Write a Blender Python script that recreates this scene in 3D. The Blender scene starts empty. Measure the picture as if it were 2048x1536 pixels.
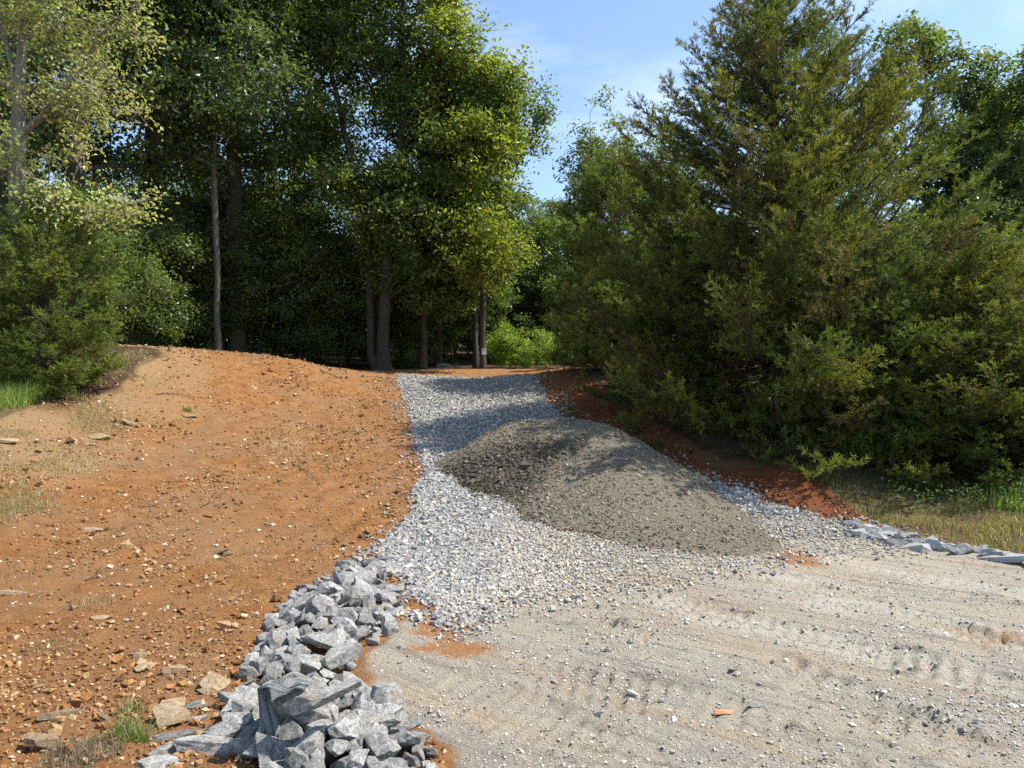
import bpy, math, random
import numpy as np
from mathutils import Vector, Matrix, Euler

random.seed(7)
RNG = np.random.default_rng(7)
R = math.radians
SC = bpy.context.scene
COL = SC.collection

# ------------------------------------------------------------------ camera, light, exposure
F = 1479.0           # focal length in photo pixels (2048 wide)
CX, CY, CZ = 1024.0, 768.0, 1.6
cam_d = bpy.data.cameras.new('camera')
cam_d.sensor_width = 36.0
cam_d.lens = 36.0 * F / 2048.0
cam_d.clip_start = 0.05
cam_d.clip_end = 2000.0
cam = bpy.data.objects.new('camera', cam_d)
COL.objects.link(cam)
cam.location = (0, 0, CZ)
cam.rotation_euler = (R(90), 0, 0)
SC.camera = cam

SUN_AZ, SUN_EL = 86.0, 55.0      # degrees clockwise from the view direction, height
sd = Vector((math.sin(R(SUN_AZ)) * math.cos(R(SUN_EL)), math.cos(R(SUN_AZ)) * math.cos(R(SUN_EL)), math.sin(R(SUN_EL))))
sun_d = bpy.data.lights.new('sun', 'SUN')
sun_d.energy = 4.8
sun_d.angle = R(0.53)
sun_d.color = (1.0, 0.955, 0.88)
sun = bpy.data.objects.new('sun', sun_d)
COL.objects.link(sun)
sun.location = (20, 5, 30)
sun.rotation_euler = (-sd).to_track_quat('-Z', 'Y').to_euler()

world = bpy.data.worlds.new('World')
SC.world = world
world.use_nodes = True
wn, wl = world.node_tree.nodes, world.node_tree.links
wn.clear()
wo = wn.new('ShaderNodeOutputWorld')
bg = wn.new('ShaderNodeBackground')
sky = wn.new('ShaderNodeTexSky')
sky.sky_type = 'NISHITA'
sky.sun_disc = False
sky.sun_elevation = R(SUN_EL)
sky.sun_rotation = R(SUN_AZ)
sky.altitude = 200
sky.air_density = 1.0
sky.dust_density = 0.6
sky.ozone_density = 1.5
bg.inputs['Strength'].default_value = 0.15
# thin cirrus: whiter where stretched noise is high
tc = wn.new('ShaderNodeTexCoord')
mp = wn.new('ShaderNodeMapping')
mp.inputs['Rotation'].default_value = (0, R(25), R(20))
mp.inputs['Scale'].default_value = (1.6, 5.0, 3.2)
nz = wn.new('ShaderNodeTexNoise')
nz.inputs['Scale'].default_value = 1.7
nz.inputs['Detail'].default_value = 7
nz.inputs['Roughness'].default_value = 0.6
nz.inputs['Distortion'].default_value = 0.3
cr = wn.new('ShaderNodeMapRange')
cr.inputs['From Min'].default_value = 0.52
cr.inputs['From Max'].default_value = 0.80
cr.inputs['To Max'].default_value = 0.32
mx = wn.new('ShaderNodeMix')
mx.data_type = 'RGBA'
mx.inputs[7].default_value = (7.0, 7.4, 8.0, 1)
wl.new(tc.outputs['Generated'], mp.inputs['Vector'])
wl.new(mp.outputs['Vector'], nz.inputs['Vector'])
wl.new(nz.outputs['Fac'], cr.inputs['Value'])
wl.new(cr.outputs['Result'], mx.inputs[0])
wl.new(sky.outputs['Color'], mx.inputs[6])
wl.new(mx.outputs[2], bg.inputs['Color'])
wl.new(bg.outputs['Background'], wo.inputs['Surface'])

SC.view_settings.view_transform = 'Standard'
SC.view_settings.look = 'None'
SC.view_settings.exposure = 0.78
SC.view_settings.gamma = 1.0
SC.view_settings.use_curve_mapping = False
try:
    SC.cycles.max_bounces = 6
    SC.cycles.diffuse_bounces = 3
    SC.cycles.transmission_bounces = 3
    SC.cycles.glossy_bounces = 2
    SC.cycles.use_denoising = False
    SC.cycles.caustics_reflective = False
    SC.cycles.caustics_refractive = False
except Exception:
    pass

# ------------------------------------------------------------------ helpers
def hash2(ix, iy, seed):
    h = (ix.astype(np.int64) * 374761393 + iy.astype(np.int64) * 668265263 + seed * 1274126177) & 0xFFFFFFFF
    h = ((h ^ (h >> 13)) * 1103515245) & 0xFFFFFFFF
    h = (h ^ (h >> 16)) & 0xFFFFFF
    return h / float(0xFFFFFF)

def vnoise(x, y, seed=0):
    x0, y0 = np.floor(x), np.floor(y)
    fx, fy = x - x0, y - y0
    fx = fx * fx * (3 - 2 * fx); fy = fy * fy * (3 - 2 * fy)
    ix, iy = x0.astype(np.int64), y0.astype(np.int64)
    a = hash2(ix, iy, seed); b = hash2(ix + 1, iy, seed)
    c = hash2(ix, iy + 1, seed); d = hash2(ix + 1, iy + 1, seed)
    return (a * (1 - fx) + b * fx) * (1 - fy) + (c * (1 - fx) + d * fx) * fy

def fbm(x, y, scale, octaves=4, seed=0, rough=0.5):
    s, a, t = 0.0, 1.0, 0.0
    f = 1.0 / scale
    for o in range(octaves):
        s = s + a * (vnoise(x * f + 17.3 * o, y * f - 9.1 * o, seed + o) - 0.5)
        t += a; a *= rough; f *= 2.03
    return s / t * 2

def smooth(a, b, v):
    t = np.clip((v - a) / (b - a), 0, 1)
    return t * t * (3 - 2 * t)

class TPS:
    def __init__(self, pts, reg=0.02):
        p = np.array(pts, float); self.p = p[:, :2]; n = len(p)
        K = self.k(self.p, self.p) + reg * np.eye(n)
        P = np.hstack([np.ones((n, 1)), self.p])
        A = np.block([[K, P], [P.T, np.zeros((3, 3))]])
        self.w = np.linalg.solve(A, np.concatenate([p[:, 2], np.zeros(3)]))
    def k(self, a, b):
        r2 = ((a[:, None, :] - b[None, :, :]) ** 2).sum(-1)
        return 0.5 * r2 * np.log(r2 + 1e-9)
    def __call__(self, x, y):
        x = np.asarray(x, float); sh = x.shape
        q = np.stack([x.ravel(), np.asarray(y, float).ravel()], 1)
        out = np.empty(len(q))
        for i in range(0, len(q), 60000):
            c = q[i:i + 60000]
            out[i:i + 60000] = self.k(c, self.p) @ self.w[:-3] + self.w[-3] + c @ self.w[-2:]
        return out.reshape(sh)

def PX(px, Y):
    return (px - CX) / F * Y
def ZY(py, Y):
    return CZ - (py - CY) / F * Y

# measured points on the terrain: x, depth, height
def c3(px, py, Y): return (PX(px, Y), Y, ZY(py, Y))
CTRL = [
    (-2.2, 3.0, 0.03), (0, 2.0, 0.0), (2.2, 3.0, 0), (-4, 1, 0.1), (4, 1, -.02), (0, -3, 0), (-6, -4, .1), (6, -4, 0),
    (1.4, 4.4, 0), (3.6, 5.2, 0), (4.65, 6.72, 0), (4.0, 7.4, 0.0), (2.2, 6.8, 0), (-0.4, 5.24, 0), (-1.1, 6.5, -0.02),
    (-1.15, 7.3, .05), (0.6, 6.6, .02), (-1.5, 4.5, -.02), (-1.3, 3.6, -.06), (-1.6, 3.1, -.04),
    c3(850, 960, 9.2), c3(815, 830, 13.0), c3(795, 752, 17.5), c3(1060, 752, 17.5), c3(1120, 835, 12.8), (0.5, 9.2, .43), (1.7, 9.2, .36),
    c3(1000, 739, 20.5), c3(800, 739, 21), c3(700, 739.5, 20), (0, 26, 2.3), (-6, 26, 2.4), (8, 26, 2.3), (0, 40, 3.5), (-20, 40, 4.0), (20, 40, 3.5), (-20, 20, 2.6),
    c3(250, 696, 14.0), c3(400, 701, 15.5), c3(600, 722, 16.5), c3(680, 740, 17.2), c3(320, 697, 14.6), c3(500, 709, 16.0),
    (-8.5, 17, 2.3), (-6, 19, 2.15), (-3.4, 20.5, 2.0),
    c3(0, 830, 9.5), c3(80, 768, 11.4), c3(250, 765, 11.8), c3(0, 1000, 7.2), c3(0, 1250, 4.9), c3(0, 900, 8.5),
    c3(300, 1000, 8.0), c3(300, 850, 10.7), c3(500, 850, 11.5), c3(500, 1000, 8.3), c3(700, 850, 12.2), c3(650, 1000, 8.5),
    c3(300, 1250, 4.9), c3(500, 1150, 6.0), c3(780, 900, 10.9), c3(640, 790, 14.0), c3(400, 770, 13.0), c3(740, 790, 14.8),
    (-10, 6, .9), (-12, 10, 1.8), (-14, 3, .9),
    c3(1130, 741, 17.2), c3(1200, 765, 15.0), c3(1350, 862, 11.4), c3(1480, 935, 10.1), c3(1600, 925, 10.1), c3(1660, 965, 9.4),
    c3(1095, 800, 14.6), c3(1230, 890, 11.2), c3(1340, 942, 9.9), c3(1500, 1003, 9.0), c3(1700, 1047, 8.2), c3(1600, 1028, 8.6),
    c3(1900, 1000, 9.0), c3(2048, 1000, 8.6), c3(2048, 955, 11.0), c3(1750, 1040, 8.4), c3(1850, 1065, 7.75), c3(2048, 1090, 7.0),
    (5, 13, 1.05), (3.3, 14, 1.25), (6, 18, 1.6), (10, 6, 0.05), (10, 12, .5), (15, 18, 1.4), (15, 5, 0.1),
]
_H = TPS(CTRL, 0.004)
def H(x, y):
    return _H(np.clip(x, -22, 22), np.clip(y, -8, 42))

def ground_hit(px, py, zf=H, y0=2.5, y1=40.0):
    """world point on the terrain seen at a photo pixel"""
    Y = np.linspace(y0, y1, 1500)
    gap = ZY(py, Y) - zf(PX(px, Y), Y)
    i = np.argmax(gap < 0)
    if i == 0: i = 1499 if gap[0] > 0 else 1
    t = gap[i - 1] / (gap[i - 1] - gap[i] + 1e-9)
    y = Y[i - 1] + t * (Y[i] - Y[i - 1]) if gap[i] < 0 else Y[i]
    return PX(px, y), y

def poly_px(pts): return np.array([ground_hit(*p) for p in pts])

def sdf(poly, x, y):
    """signed distance, positive inside"""
    x = np.asarray(x, float); sh = x.shape
    q = np.stack([x.ravel(), np.asarray(y, float).ravel()], 1)
    d = np.full(len(q), 1e9); ins = np.zeros(len(q), bool)
    n = len(poly)
    for i in range(n):
        a, b = poly[i], poly[(i + 1) % n]
        e = b - a; L = (e @ e) + 1e-12
        t = np.clip(((q - a) @ e) / L, 0, 1)
        dd = ((q - a - t[:, None] * e) ** 2).sum(1)
        d = np.minimum(d, dd)
        cond = (a[1] > q[:, 1]) != (b[1] > q[:, 1])
        xi = a[0] + (q[:, 1] - a[1]) * e[0] / (e[1] if abs(e[1]) > 1e-12 else 1e-12)
        ins ^= cond & (q[:, 0] < xi)
    d = np.sqrt(d)
    return np.where(ins, d, -d).reshape(sh)

GRAVEL = poly_px([(793, 749), (815, 810), (826, 870), (846, 905), (852, 935), (845, 965), (846, 1020), (800, 1065), (762, 1100),
                  (800, 1150), (835, 1185), (900, 1215), (950, 1228), (1000, 1205), (1150, 1190), (1300, 1160), (1450, 1130),
                  (1560, 1100), (1700, 1100), (1850, 1090), (1780, 1066), (1700, 1047), (1600, 1025), (1505, 1003), (1500, 985), (1430, 962),
                  (1370, 938), (1300, 915), (1230, 880), (1118, 832), (1090, 790), (1062, 749)])
PAD = np.vstack([poly_px([(950, 1228), (880, 1240), (820, 1235), (735, 1300), (705, 1340), (770, 1395), (850, 1470), (905, 1500)]),
                 [(-0.25, 2.6), (-0.1, -6), (30, -6), (30, 6.0)],
                 poly_px([(2048, 1118), (1950, 1103), (1850, 1088), (1700, 1080), (1560, 1080), (1450, 1105), (1300, 1130), (1150, 1160), (1000, 1190)])])
BARE = np.vstack([poly_px([(1750, 1062), (1690, 1020), (1600, 940), (1500, 930), (1440, 925), (1350, 880), (1280, 835), (1210, 790), (1160, 745)]),
                  [(1.6, 19.0), (0.6, 21.2), (-3, 20.6), (-5, 19), (-7, 17.3), (-9.3, 15)],
                  poly_px([(330, 700), (300, 760), (180, 830), (20, 900)]), [(-9, 6), (-12, 3), (-12, -6), (-0.1, -6), (-0.1, 2.6)],
                  poly_px([(880, 1400), (950, 1228), (1500, 1110), (1750, 1085)])])

def new_mesh(name, verts, faces_loops, sizes, mat, smooth_=False, colors=None, attrs=None):
    me = bpy.data.meshes.new(name)
    nv = len(verts)
    me.vertices.add(nv); me.vertices.foreach_set('co', np.ascontiguousarray(verts, dtype=np.float32).ravel())
    fl = np.ascontiguousarray(faces_loops, dtype=np.int32).ravel()
    me.loops.add(len(fl)); me.loops.foreach_set('vertex_index', fl)
    sizes = np.asarray(sizes, dtype=np.int32)
    me.polygons.add(len(sizes))
    st = np.concatenate([[0], np.cumsum(sizes)[:-1]]).astype(np.int32)
    me.polygons.foreach_set('loop_start', st)
    try: me.polygons.foreach_set('loop_total', sizes)
    except Exception: pass
    me.polygons.foreach_set('use_smooth', np.full(len(sizes), bool(smooth_)))
    if colors is not None:
        ca = me.color_attributes.new('tint', 'FLOAT_COLOR', 'POINT')
        c4 = np.ones((nv, 4), np.float32); c4[:, :3] = colors
        ca.data.foreach_set('color', c4.ravel())
    if attrs:
        for k, v in attrs.items():
            a = me.attributes.new(k, 'FLOAT', 'POINT'); a.data.foreach_set('value', np.asarray(v, np.float32))
    me.update(calc_edges=True)
    me.validate(verbose=False)
    if mat: me.materials.append(mat)
    return me

def link(name, me, parent=None, loc=None):
    o = bpy.data.objects.new(name, me); COL.objects.link(o)
    if parent: o.parent = parent
    if loc is not None: o.location = loc
    return o

def tag(o, label, cat, group=None):
    o['label'] = label; o['category'] = cat
    if group: o['group'] = group
    return o

def empty(name, loc, rz=0.0, sc=1.0):
    o = bpy.data.objects.new(name, None); COL.objects.link(o)
    o.location = loc; o.rotation_euler = (0, 0, rz); o.scale = (sc, sc, sc)
    o.empty_display_size = .2
    return o

# ------------------------------------------------------------------ materials
def mat_new(name):
    m = bpy.data.materials.new(name); m.use_nodes = True
    n, l = m.node_tree.nodes, m.node_tree.links
    return m, n, l, n['Principled BSDF'], n['Material Output']

def N(n, t, **kw):
    x = n.new(t)
    for k, v in kw.items():
        if k in x.inputs: x.inputs[k].default_value = v
        else: setattr(x, k, v)
    return x

def noise(n, l, vec, scale, detail=6, rough=0.6, dist=0.0):
    t = n.new('ShaderNodeTexNoise')
    t.inputs['Scale'].default_value = scale; t.inputs['Detail'].default_value = detail
    t.inputs['Roughness'].default_value = rough; t.inputs['Distortion'].default_value = dist
    l.new(vec, t.inputs['Vector']); return t.outputs['Fac']

def ramp(n, l, fac, stops):
    r = n.new('ShaderNodeValToRGB'); e = r.color_ramp.elements
    while len(e) < len(stops): e.new(0.5)
    for i, (p, c) in enumerate(stops):
        e[i].position = p; e[i].color = (*c, 1) if len(c) == 3 else c
    l.new(fac, r.inputs['Fac']); return r.outputs['Color']

def mix(n, l, fac, a, b, mode='MIX'):
    m = n.new('ShaderNodeMix'); m.data_type = 'RGBA'; m.blend_type = mode
    for s, v in ((0, fac), (6, a), (7, b)):
        if isinstance(v, (int, float)): m.inputs[s].default_value = v
        elif isinstance(v, tuple): m.inputs[s].default_value = (*v, 1)
        else: l.new(v, m.inputs[s])
    return m.outputs[2]

def math_(n, l, op, a, b=None, c=None, clamp=False):
    m = n.new('ShaderNodeMath'); m.operation = op; m.use_clamp = clamp
    for i, v in enumerate((a, b, c)):
        if v is None: continue
        if isinstance(v, (int, float)): m.inputs[i].default_value = v
        else: l.new(v, m.inputs[i])
    return m.outputs[0]

def attr(n, name, out='Fac'):
    a = n.new('ShaderNodeAttribute'); a.attribute_name = name; return a.outputs[out]

def ground_material():
    m, n, l, bs, out = mat_new('earth_and_gravel')
    geo = n.new('ShaderNodeNewGeometry'); P = geo.outputs['Position']
    big = noise(n, l, P, 0.9, 4); mid = noise(n, l, P, 6, 6, .65); fine = noise(n, l, P, 38, 6, .7); vf = noise(n, l, P, 160, 3, .7)
    soil = ramp(n, l, mid, [(.25, (.225, .092, .028)), (.45, (.34, .150, .050)), (.62, (.42, .205, .075)), (.8, (.49, .29, .13))])
    soil = mix(n, l, ramp(n, l, big, [(.42, (0, 0, 0)), (.62, (.6, .6, .6))]), soil, (.33, .20, .11))
    soil = mix(n, l, ramp(n, l, fine, [(.56, (0, 0, 0)), (.72, (.6, .6, .6))]), soil, (.54, .37, .20))
    soil = mix(n, l, ramp(n, l, vf, [(.30, (.6, .6, .6)), (.45, (0, 0, 0))]), soil, (.15, .055, .018))
    red = mix(n, l, attr(n, 'm_red'), soil, (.22, .062, .023))  # red soil, its colour darkened to stand in for the cedar's shade
    pad = ramp(n, l, mid, [(.28, (.375, .33, .265)), (.5, (.47, .415, .33)), (.7, (.55, .485, .37))])
    pad = mix(n, l, ramp(n, l, big, [(.45, (0, 0, 0)), (.62, (.7, .7, .7))]), pad, (.53, .455, .33))
    pad = mix(n, l, ramp(n, l, vf, [(.36, (.9, .9, .9)), (.5, (0, 0, 0))]), pad, (.16, .145, .125))
    pad = mix(n, l, ramp(n, l, vf, [(.56, (0, 0, 0)), (.66, (.8, .8, .8))]), pad, (.72, .68, .60))
    pad = mix(n, l, ramp(n, l, fine, [(.6, (0, 0, 0)), (.75, (.5, .5, .5))]), pad, (.56, .54, .51))
    mpp = n.new('ShaderNodeMapping'); mpp.vector_type = 'TEXTURE'; mpp.inputs['Rotation'].default_value = (0, 0, R(-37)); mpp.inputs['Scale'].default_value = (9, .55, 1)
    l.new(P, mpp.inputs['Vector']); st = noise(n, l, mpp.outputs['Vector'], 8, 5, .65)
    pad = mix(n, l, math_(n, l, 'MULTIPLY', attr(n, 'm_pale'), .75), pad, (.62, .575, .475))
    pad = mix(n, l, 1.0, pad, ramp(n, l, st, [(.36, (.70, .68, .66)), (.5, (1, 1, 1)), (.66, (1.08, 1.07, 1.04))]), 'MULTIPLY')
    st2 = noise(n, l, mpp.outputs['Vector'], 2.6, 4, .6)
    pad = mix(n, l, ramp(n, l, st2, [(.50, (0, 0, 0)), (.66, (.55, .55, .55))]), pad, (.56, .42, .26))
    grav = ramp(n, l, fine, [(.3, (.19, .175, .15)), (.6, (.43, .40, .35))])
    dry = ramp(n, l, vf, [(.32, (.15, .09, .045)), (.48, (.40, .26, .13)), (.68, (.60, .48, .28))])
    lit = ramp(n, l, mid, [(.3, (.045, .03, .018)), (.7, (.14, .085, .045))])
    grn = ramp(n, l, fine, [(.3, (.085, .06, .028)), (.5, (.16, .12, .055)), (.7, (.28, .20, .10))])
    def soft(a, w=0.5):
        s = math_(n, l, 'ADD', attr(n, a), math_(n, l, 'MULTIPLY', math_(n, l, 'SUBTRACT', fine, 0.5), w))
        return math_(n, l, 'ADD', math_(n, l, 'MULTIPLY', math_(n, l, 'SUBTRACT', s, 0.5), 3.0), 0.5, clamp=True)
    c = mix(n, l, soft('m_dry', 1.6), red, dry)
    c = mix(n, l, soft('m_green', .8), c, grn)
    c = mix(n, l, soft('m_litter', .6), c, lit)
    c = mix(n, l, soft('m_gravel', .8), c, grav)
    c = mix(n, l, soft('m_pad', .6), c, pad)
    c = mix(n, l, soft('m_stain', .9), c, (.44, .215, .085))
    l.new(c, bs.inputs['Base Color'])
    bs.inputs['Roughness'].default_value = 0.95
    bs.inputs['Specular IOR Level'].default_value = 0.15
    h = math_(n, l, 'ADD', math_(n, l, 'MULTIPLY', fine, 1.0), math_(n, l, 'MULTIPLY', vf, 0.6))
    h = math_(n, l, 'ADD', h, math_(n, l, 'MULTIPLY', math_(n, l, 'MULTIPLY', st, .8), attr(n, 'm_pad')))
    b = n.new('ShaderNodeBump'); b.inputs['Distance'].default_value = 0.045; b.inputs['Strength'].default_value = 0.95
    l.new(h, b.inputs['Height']); l.new(b.outputs['Normal'], bs.inputs['Normal'])
    return m

def tint_material(name, rough=0.9, scale=60, dark=0.6, bump=0.004, veins=False):
    """colour comes from the per-piece 'tint' attribute, broken up by fine grain"""
    m, n, l, bs, out = mat_new(name)
    tcn = n.new('ShaderNodeNewGeometry')
    f = noise(n, l, tcn.outputs['Position'], scale, 5, .65)
    g = ramp(n, l, f, [(.3, (dark,) * 3), (.65, (1, 1, 1))])
    l.new(mix(n, l, 1.0, attr(n, 'tint', 'Color'), g, 'MULTIPLY'), bs.inputs['Base Color'])
    bs.inputs['Roughness'].default_value = rough; bs.inputs['Specular IOR Level'].default_value = 0.25
    b = n.new('ShaderNodeBump'); b.inputs['Distance'].default_value = bump; b.inputs['Strength'].default_value = .8
    l.new(f, b.inputs['Height']); l.new(b.outputs['Normal'], bs.inputs['Normal'])
    return m

def limestone_material(name, cols, vein=(.56, .55, .53), amt=.75):
    m, n, l, bs, out = mat_new(name)
    tcn = n.new('ShaderNodeTexCoord'); oi = n.new('ShaderNodeObjectInfo')
    add = n.new('ShaderNodeVectorMath'); add.operation = 'ADD'
    l.new(tcn.outputs['Object'], add.inputs[0])
    sc = n.new('ShaderNodeMath'); sc.operation = 'MULTIPLY'; sc.inputs[1].default_value = 37.0
    l.new(oi.outputs['Random'], sc.inputs[0]); l.new(sc.outputs[0], add.inputs[1])
    V = add.outputs[0]
    a = noise(n, l, V, 3.2, 7, .72, 1.2); b_ = noise(n, l, V, 20, 7, .78); v = n.new('ShaderNodeTexVoronoi')
    v.feature = 'DISTANCE_TO_EDGE'; v.inputs['Scale'].default_value = 4.5
    dn = n.new('ShaderNodeTexNoise'); dn.inputs['Scale'].default_value = 6; dn.inputs['Detail'].default_value = 6
    l.new(V, dn.inputs['Vector'])
    dm = n.new('ShaderNodeMix'); dm.data_type = 'VECTOR'; dm.inputs[0].default_value = .35
    l.new(V, dm.inputs[4]); l.new(dn.outputs['Color'], dm.inputs[5]); l.new(dm.outputs[1], v.inputs['Vector'])
    c = ramp(n, l, a, [(.34, cols[0]), (.46, cols[1]), (.56, cols[2]), (.68, cols[3])])
    c = mix(n, l, ramp(n, l, b_, [(.36, (.7, .7, .7)), (.5, (0, 0, 0))]), c, tuple(x * .45 for x in cols[0]))
    c = mix(n, l, ramp(n, l, b_, [(.56, (0, 0, 0)), (.70, (amt,) * 3)]), c, vein)
    c = mix(n, l, ramp(n, l, v.outputs['Distance'], [(.0, (amt,) * 3), (.05, (0, 0, 0))]), c, vein)
    if name == 'grey_limestone':
        cs = noise(n, l, V, 1.3, 5, .7)
        c = mix(n, l, ramp(n, l, cs, [(.56, (0, 0, 0)), (.72, (.55, .55, .55))]), c, (.42, .27, .15))
    br = n.new('ShaderNodeMapRange'); br.inputs['To Min'].default_value = .55; br.inputs['To Max'].default_value = 1.0
    l.new(oi.outputs['Random'], br.inputs['Value'])
    cc = n.new('ShaderNodeVectorMath'); cc.operation = 'SCALE'; l.new(c, cc.inputs[0]); l.new(br.outputs[0], cc.inputs['Scale'])
    l.new(cc.outputs[0], bs.inputs['Base Color'])
    bs.inputs['Roughness'].default_value = .85; bs.inputs['Specular IOR Level'].default_value = .3
    bb = n.new('ShaderNodeBump'); bb.inputs['Distance'].default_value = .012; bb.inputs['Strength'].default_value = 1.0
    l.new(math_(n, l, 'ADD', math_(n, l, 'MULTIPLY', b_, .6), a), bb.inputs['Height']); l.new(bb.outputs['Normal'], bs.inputs['Normal'])
    return m

def leaf_material(name, rough=.5, trans=.42, warm=(1.25, 1.25, .55), spec=.4):
    m, n, l, bs, out = mat_new(name)
    t = attr(n, 'tint', 'Color')
    l.new(t, bs.inputs['Base Color'])
    bs.inputs['Roughness'].default_value = rough; bs.inputs['Specular IOR Level'].default_value = spec
    tr = n.new('ShaderNodeBsdfTranslucent'); l.new(mix(n, l, 1.0, t, warm, 'MULTIPLY'), tr.inputs['Color'])
    ms = n.new('ShaderNodeMixShader'); ms.inputs[0].default_value = trans
    l.new(bs.outputs[0], ms.inputs[1]); l.new(tr.outputs[0], ms.inputs[2]); l.new(ms.outputs[0], out.inputs['Surface'])
    return m

def bark_material(name, c0, c1):
    m, n, l, bs, out = mat_new(name)
    tcn = n.new('ShaderNodeTexCoord'); mpp = n.new('ShaderNodeMapping'); mpp.inputs['Scale'].default_value = (14, 14, 2.2)
    l.new(tcn.outputs['Object'], mpp.inputs['Vector'])
    f = noise(n, l, mpp.outputs['Vector'], 2.0, 6, .7)
    l.new(ramp(n, l, f, [(.32, c0), (.66, c1)]), bs.inputs['Base Color'])
    bs.inputs['Roughness'].default_value = .95
    b = n.new('ShaderNodeBump'); b.inputs['Distance'].default_value = .03; l.new(f, b.inputs['Height']); l.new(b.outputs['Normal'], bs.inputs['Normal'])
    return m

def plain_material(name, col, rough=.6, scale=20, var=.8):
    m, n, l, bs, out = mat_new(name)
    tcn = n.new('ShaderNodeTexCoord')
    f = noise(n, l, tcn.outputs['Object'], scale, 4)
    l.new(ramp(n, l, f, [(.3, tuple(c * var for c in col)), (.7, col)]), bs.inputs['Base Color'])
    bs.inputs['Roughness'].default_value = rough
    return m

M_GROUND = ground_material()
M_STONE = tint_material('crushed_stone', scale=90, dark=.72)
M_CLOD = tint_material('soil_clods', scale=70, dark=.55, bump=.006)
M_RIP = limestone_material('grey_limestone', [(.15, .145, .132), (.29, .28, .26), (.41, .40, .372), (.58, .565, .525)], (.68, .665, .62), .8)
M_TAN = limestone_material('tan_rock', [(.28, .17, .085), (.40, .27, .14), (.48, .36, .22), (.56, .46, .32)], (.62, .56, .44), .5)
M_DUSTY = limestone_material('dusty_grey_stone', [(.34, .335, .33), (.42, .415, .405), (.48, .475, .46), (.55, .54, .52)], (.6, .59, .57), .5)
M_LEAF = leaf_material('broad_leaf', .38, .55, (1.45, 1.45, .55), .6)
M_LEAFY = leaf_material('yellowing_leaf', .5, .42, (1.05, 1.1, .6))
M_CEDAR = leaf_material('cedar_foliage', .55, .42, (1.2, 1.3, .55), .3)
M_GRASS = leaf_material('grass_blade', .5, .4, (1.1, 1.2, .6), .3)
M_BARK = bark_material('grey_brown_bark', (.022, .018, .014), (.085, .07, .055))
M_BARKM = bark_material('grey_bark', (.05, .042, .035), (.19, .165, .14))
M_BARKP = bark_material('pale_grey_bark', (.12, .105, .09), (.32, .29, .25))
M_BARKC = bark_material('reddish_cedar_bark', (.03, .02, .014), (.10, .068, .048))

# ------------------------------------------------------------------ terrain
def axis(lo, hi, fine_lo, fine_hi, s0, grow, gap_max):
    core = np.arange(fine_lo, fine_hi + 1e-6, s0)
    up, s, v = [], s0, core[-1]
    while v < hi:
        s = min(s * grow, gap_max); v += s; up.append(v)
        if v > 40: gap_max = 1e9; grow = 1.4
    dn, s, v = [], s0, core[0]
    g2 = grow if grow < 1.3 else 1.03
    gm = gap_max if gap_max < 1e8 else .5
    while v > lo:
        s = min(s * g2, gm); v -= s; dn.append(v)
        if v < -40: gm = 1e9; g2 = 1.4
    return np.array(dn[::-1] + list(core) + up)
xs = axis(-500, 500, -2.6, 3.4, .022, 1.026, 1.2)
yy = [-6, -4, -2, -0.5, .8, 1.6, 2.2, 2.5]
v = 2.62
while v < 22: yy.append(v); v += max(.018, (.0052 if v < 11 else .0075) * v)
s = .12
while v < 600: yy.append(v); s *= 1.12; v += s
ys = np.array(yy)
GX, GY = np.meshgrid(xs, ys)
print('grid', GX.shape)

def tracks(x, y):
    """tracked-machine and tyre marks pressed into the crushed stone pad"""
    z = np.zeros_like(x)
    for (p0, p1, w, dep, bar, amp, seed) in TRK:
        p0, p1 = np.array(p0), np.array(p1); d = p1 - p0; L = np.hypot(*d); d = d / L
        u = (x - p0[0]) * d[0] + (y - p0[1]) * d[1]
        vv = -(x - p0[0]) * d[1] + (y - p0[1]) * d[0] + .05 * fbm(u, u * 0 + seed, .8, 2, seed)
        along = smooth(0, .15, u) * smooth(0, .15, L - u)
        inside = smooth(w / 2, w / 2 - .03, np.abs(vv))
        mod = .45 + 1.1 * smooth(-.5, .5, fbm(x, y, .6, 3, seed + 3))
        z -= along * inside * dep * mod
        z += along * inside * amp * np.tanh(2.0 * np.sin(2 * np.pi * (u + .25 * vv + .02 * fbm(x, y, .3, 2, seed + 9)) / bar)) * mod
        z += along * np.exp(-((np.abs(vv) - w / 2 - .02) / .03) ** 2) * dep * 1.8 * np.clip(.3 + 2.2 * fbm(x, y, .12, 3, seed + 5), 0, 1.8)
    return z
def gp(px, py):
    Y = CZ * F / (py - CY); return (PX(px, Y), Y)
TRK = [
    (gp(1150, 1232), gp(1330, 1285), .26, .022, .10, .016, 1),
    (gp(960, 1270), gp(1700, 1500), .34, .008, .11, .009, 2),
    (gp(1250, 1180), gp(2100, 1400), .34, .010, .10, .009, 3),
    (gp(1500, 1130), gp(2150, 1330), .36, .012, .075, .007, 4),
    (gp(1560, 1190), gp(2150, 1300), .26, .010, .08, .006, 5),
    (gp(1600, 1100), gp(2150, 1200), .38, .010, .11, .006, 6),
    (gp(1500, 1440), gp(1750, 1560), .22, .018, .13, .007, 7),
    (gp(1240, 1400), gp(1050, 1500), .50, .008, .11, .010, 8),
    (gp(1750, 1290), gp(2100, 1400), .26, .013, .12, .007, 9),
    (gp(1500, 1310), gp(2000, 1536), .42, .012, .15, .014, 10),
    (gp(860, 1330), gp(1300, 1560), .5, .008, .12, .011, 11),
    (gp(1050, 1340), gp(1350, 1400), .45, .008, .10, .010, 12),
    (gp(1150, 1160), gp(1500, 1230), .32, .008, .12, .008, 13),
    (gp(1700, 1400), gp(2100, 1530), .34, .010, .14, .012, 14),
]

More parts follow.
